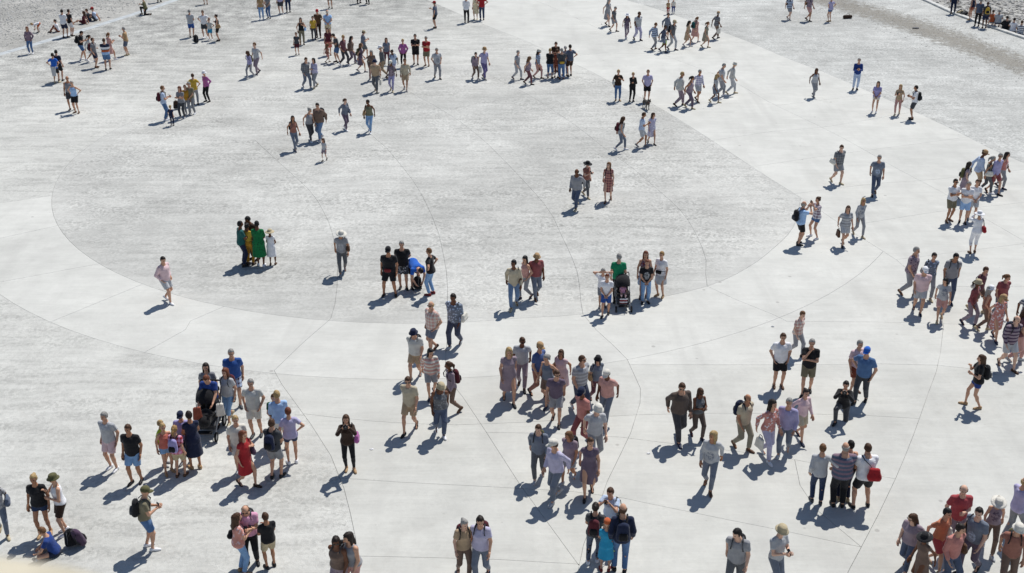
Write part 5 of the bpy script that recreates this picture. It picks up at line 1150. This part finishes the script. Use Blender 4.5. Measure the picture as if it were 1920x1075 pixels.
# pushchairs
M_BLK = plain('black_plastic', '#17171a', .5); M_ALU = plain('brushed_metal', '#8d9096', .35, .8); M_TYR = plain('tyre_rubber', '#121214', .8)
def pushchair(x, y, face, fabric, label, accent='dark red', big=1.0, deep=False):
    q = gp(x, y); root = bpy.data.objects.new('pushchair', None); link(root); root.location = q; root.rotation_euler = (0, 0, -math.radians(face)); root.scale = (big, big, big)
    f = cloth(fabric)
    fr = MB()
    for s in (-1, 1):
        fr.tube([(s * .24, -.52, 1.02), (s * .24, -.28, .62), (s * .23, .34, .12)], .014, 6); fr.tube([(s * .24, -.20, .55), (s * .25, -.34, .12)], .014, 6); fr.tube([(s * .24, -.28, .62), (s * .22, .10, .60)], .012, 6)
    fr.tube([(-.24, -.34, .12), (.24, -.34, .12)], .012, 6); fr.tube([(-.23, .30, .15), (.23, .30, .15)], .012, 6); fr.build('frame', M_ALU, root)
    MB().tube([(-.24, -.50, 1.0), (-.235, -.56, 1.04), (.235, -.56, 1.04), (.24, -.50, 1.0)], .02, 8).build('handle', M_BLK, root)
    for s in (-1, 1):
        for (yy, r) in ((.34, .10), (-.34, .13)):
            w = bpy.data.objects.new('wheel', MB().lathe([(r, -.022), (r + .012, -.012), (r + .012, .012), (r, .022), (r * .72, .018), (r * .72, -.018), (r, -.022)], 18, M=Matrix.Rotation(math.pi / 2, 4, 'Y')).mesh('wheel', M_TYR)); link(w, root); w.location = (s * .255, yy, r + .012)
            link(bpy.data.objects.new('rim', MB().lathe([(.001, -.012), (r * .72, -.010), (r * .72, .010), (.001, .012)], 10, M=Matrix.Rotation(math.pi / 2, 4, 'Y')).mesh('rim', M_ALU)), w)
    def seat(F, D):
        F.cone(D, (-.12, .12, .46), (.12, .12, .46), .06, .06, .03); F.cone(D, (-.14, -.08, .44), (.14, -.08, .44), .07, .07, .05); F.cone(D, (-.14, -.14, .48), (-.13, -.30, .92), .055, .05, .04); F.cone(D, (.14, -.14, .48), (.13, -.30, .92), .055, .05, .04); F.cone(D, (0, -.16, .46), (0, -.31, .94), .06, .055, .05)
        for s in (-1, 1): F.cone(D, (s * .19, -.16, .52), (s * .19, .10, .52), .04, .04, .03)
        if deep: F.cone(D, (0, .10, .50), (0, .26, .46), .17, .15, .05)
        return D
    V, Q = sdf_mesh((-.4, -.5, .25), (.4, .55, 1.1), .028, seat); link(bpy.data.objects.new('seat', mesh_np('seat', V, Q, [f])), root)
    V = []; F = []
    for th, sc in ((0, 1.0), (.0, .93)):
        for i in range(9):
            a = math.radians(-38 + 118 * i / 8)
            for j in range(9):
                u = math.radians(-90 + 180 * j / 8); x_ = .235 * math.sin(u) * sc; rr = .36 * sc * (.55 + .45 * math.cos(u)); V.append((x_, -.24 + rr * math.sin(a), .76 + rr * math.cos(a) * .95))
    for l in (0, 81):
        for i in range(8):
            for j in range(8): c = l + i * 9 + j; F.append((c, c + 1, c + 10, c + 9) if l == 0 else (c, c + 9, c + 10, c + 1))
    MB().add(V, F).build('canopy', f, root, True)
    MB().box((0, -.08, .24), (.40, .46, .16), taper=1.08, bevel=.03).build('basket', cloth('dark grey'), root)
    MB().box((0, .30, .20), (.34, .12, .025), bevel=.008).build('footrest', M_BLK, root)
    MB().tube([(-.21, .08, .58), (-.20, .24, .62), (.20, .24, .62), (.21, .08, .58)], .016, 6).build('bumper_bar', M_BLK, root)
    if accent: MB().box((0, .20, .34), (.26, .05, .20), bevel=.02).build('foot_muff', cloth(accent, 'striped', 'white'), root)
    tag(root, label, 'pushchair'); return root
pc = pushchair(1167, 577, 178, 'black', 'black pushchair with a small child and striped foot cover')
q = gp(1167, 577)
person(1167, 577, .86, 178, 'knees', 'f', 'short brown', 'tee pink', 'trousers pale pink', 'white', legs='ledge', lean=-12, at=(q.x, q.y - .0, 0), z=.30, label='small child in pink T-shirt sitting in the pushchair', group=G)
pushchair(393, 812, 182, 'black', 'big black pushchair with deep hood pushed by royal blue T-shirt', accent=None, big=1.22, deep=True)

# the dog
def dogf(F, D):
    F.cone(D, (0, .20, .36), (0, -.20, .37), .105, .085, .04); F.cone(D, (0, .22, .38), (0, .34, .50), .075, .055, .04); F.ell(D, (0, .38, .53), (.06, .085, .06), k=.03); F.cone(D, (0, .42, .515), (0, .52, .495), .036, .026, .02)
    for s in (-1, 1):
        F.ell(D, (s * .055, .35, .57), (.016, .030, .045), k=.01)
        F.cone(D, (s * .06, .20, .32), (s * .065, .19, .17), .048, .028, .03); F.cone(D, (s * .065, .19, .17), (s * .065, .20, .03), .026, .022, .015); F.cone(D, (s * .065, .19, .025), (s * .065, .24, .022), .026, .022, .01)
        F.cone(D, (s * .06, -.18, .33), (s * .065, -.13, .21), .060, .036, .03); F.cone(D, (s * .065, -.13, .21), (s * .065, -.24, .14), .034, .022, .02); F.cone(D, (s * .065, -.24, .14), (s * .065, -.22, .03), .022, .020, .01); F.cone(D, (s * .065, -.22, .025), (s * .065, -.17, .022), .025, .022, .01)
    F.cone(D, (0, -.26, .40), (0, -.38, .50), .024, .018, .02); F.cone(D, (0, -.38, .50), (0, -.42, .60), .018, .012, .01); return D
V, Q = sdf_mesh((-.2, -.52, -.04), (.2, .62, .72), .019, dogf)
q = gp(1211, 204); o = link(bpy.data.objects.new('dog', mesh_np('dog', np.maximum(V, [-9, -9, 0.0]), Q, [plain('dog_fur', '#4a4540', .8, bumpy=.6, var=.5, vscale=9)]))); o.location = q; o.rotation_euler = (0, 0, math.radians(200)); tag(o, 'grey dog standing in front of the lilac shirt', 'dog')
link(bpy.data.objects.new('collar', MB().lathe([(.062, -.012), (.066, -.012), (.066, .012), (.062, .012)], 14, (0, .285, .44), Matrix.Rotation(math.radians(-42), 4, 'X')).mesh('collar', cloth('dark red'))), o)
# yellow belt bag in the huddle
q = gp(1053, 149); o = MB().box((0, 0, 0), (.26, .09, .13), bevel=.03).build('belt_bag', cloth('yellow')); o.location = (q.x, q.y - .19, 1.0); tag(o, 'yellow belt bag on the back of dark grey T-shirt', 'bag')
link(bpy.data.objects.new('strap', MB().tube([(.20 * math.sin(a), .19 + .17 * math.cos(a), .0) for a in [i * math.pi / 8 for i in range(16)]], .014, 5, closed=True).mesh('strap', cloth('black'))), o)
# litter
for (x, y, cc, lab) in ((1449, 613, 'light grey', 'crumpled light grey paper below the pushchair family'), (1216, 851, 'white', 'crumpled white paper above the orange cap group'), (697, 843, 'white', 'tiny white paper scrap beside black leggings'), (1128, 46, 'black', 'small black scrap on the far pale band')):
    q = gp(x, y); me_ = MB().lathe([(.001, 0), (.06, .004), (.075, .02), (.05, .045), (.02, .05), (.001, .052)], 7, (0, 0, 0), Matrix.Diagonal((1.4, .8, 1, 1)))
    me_.v = [(a + WR.uniform(-.012, .012), b_ + WR.uniform(-.012, .012), max(.001, c + WR.uniform(-.01, .01))) for a, b_, c in me_.v]
    o = me_.build('crumpled_paper', cloth(cc)); o.location = q; o.scale = (.55, .55, .55); tag(o, lab, 'paper scrap')
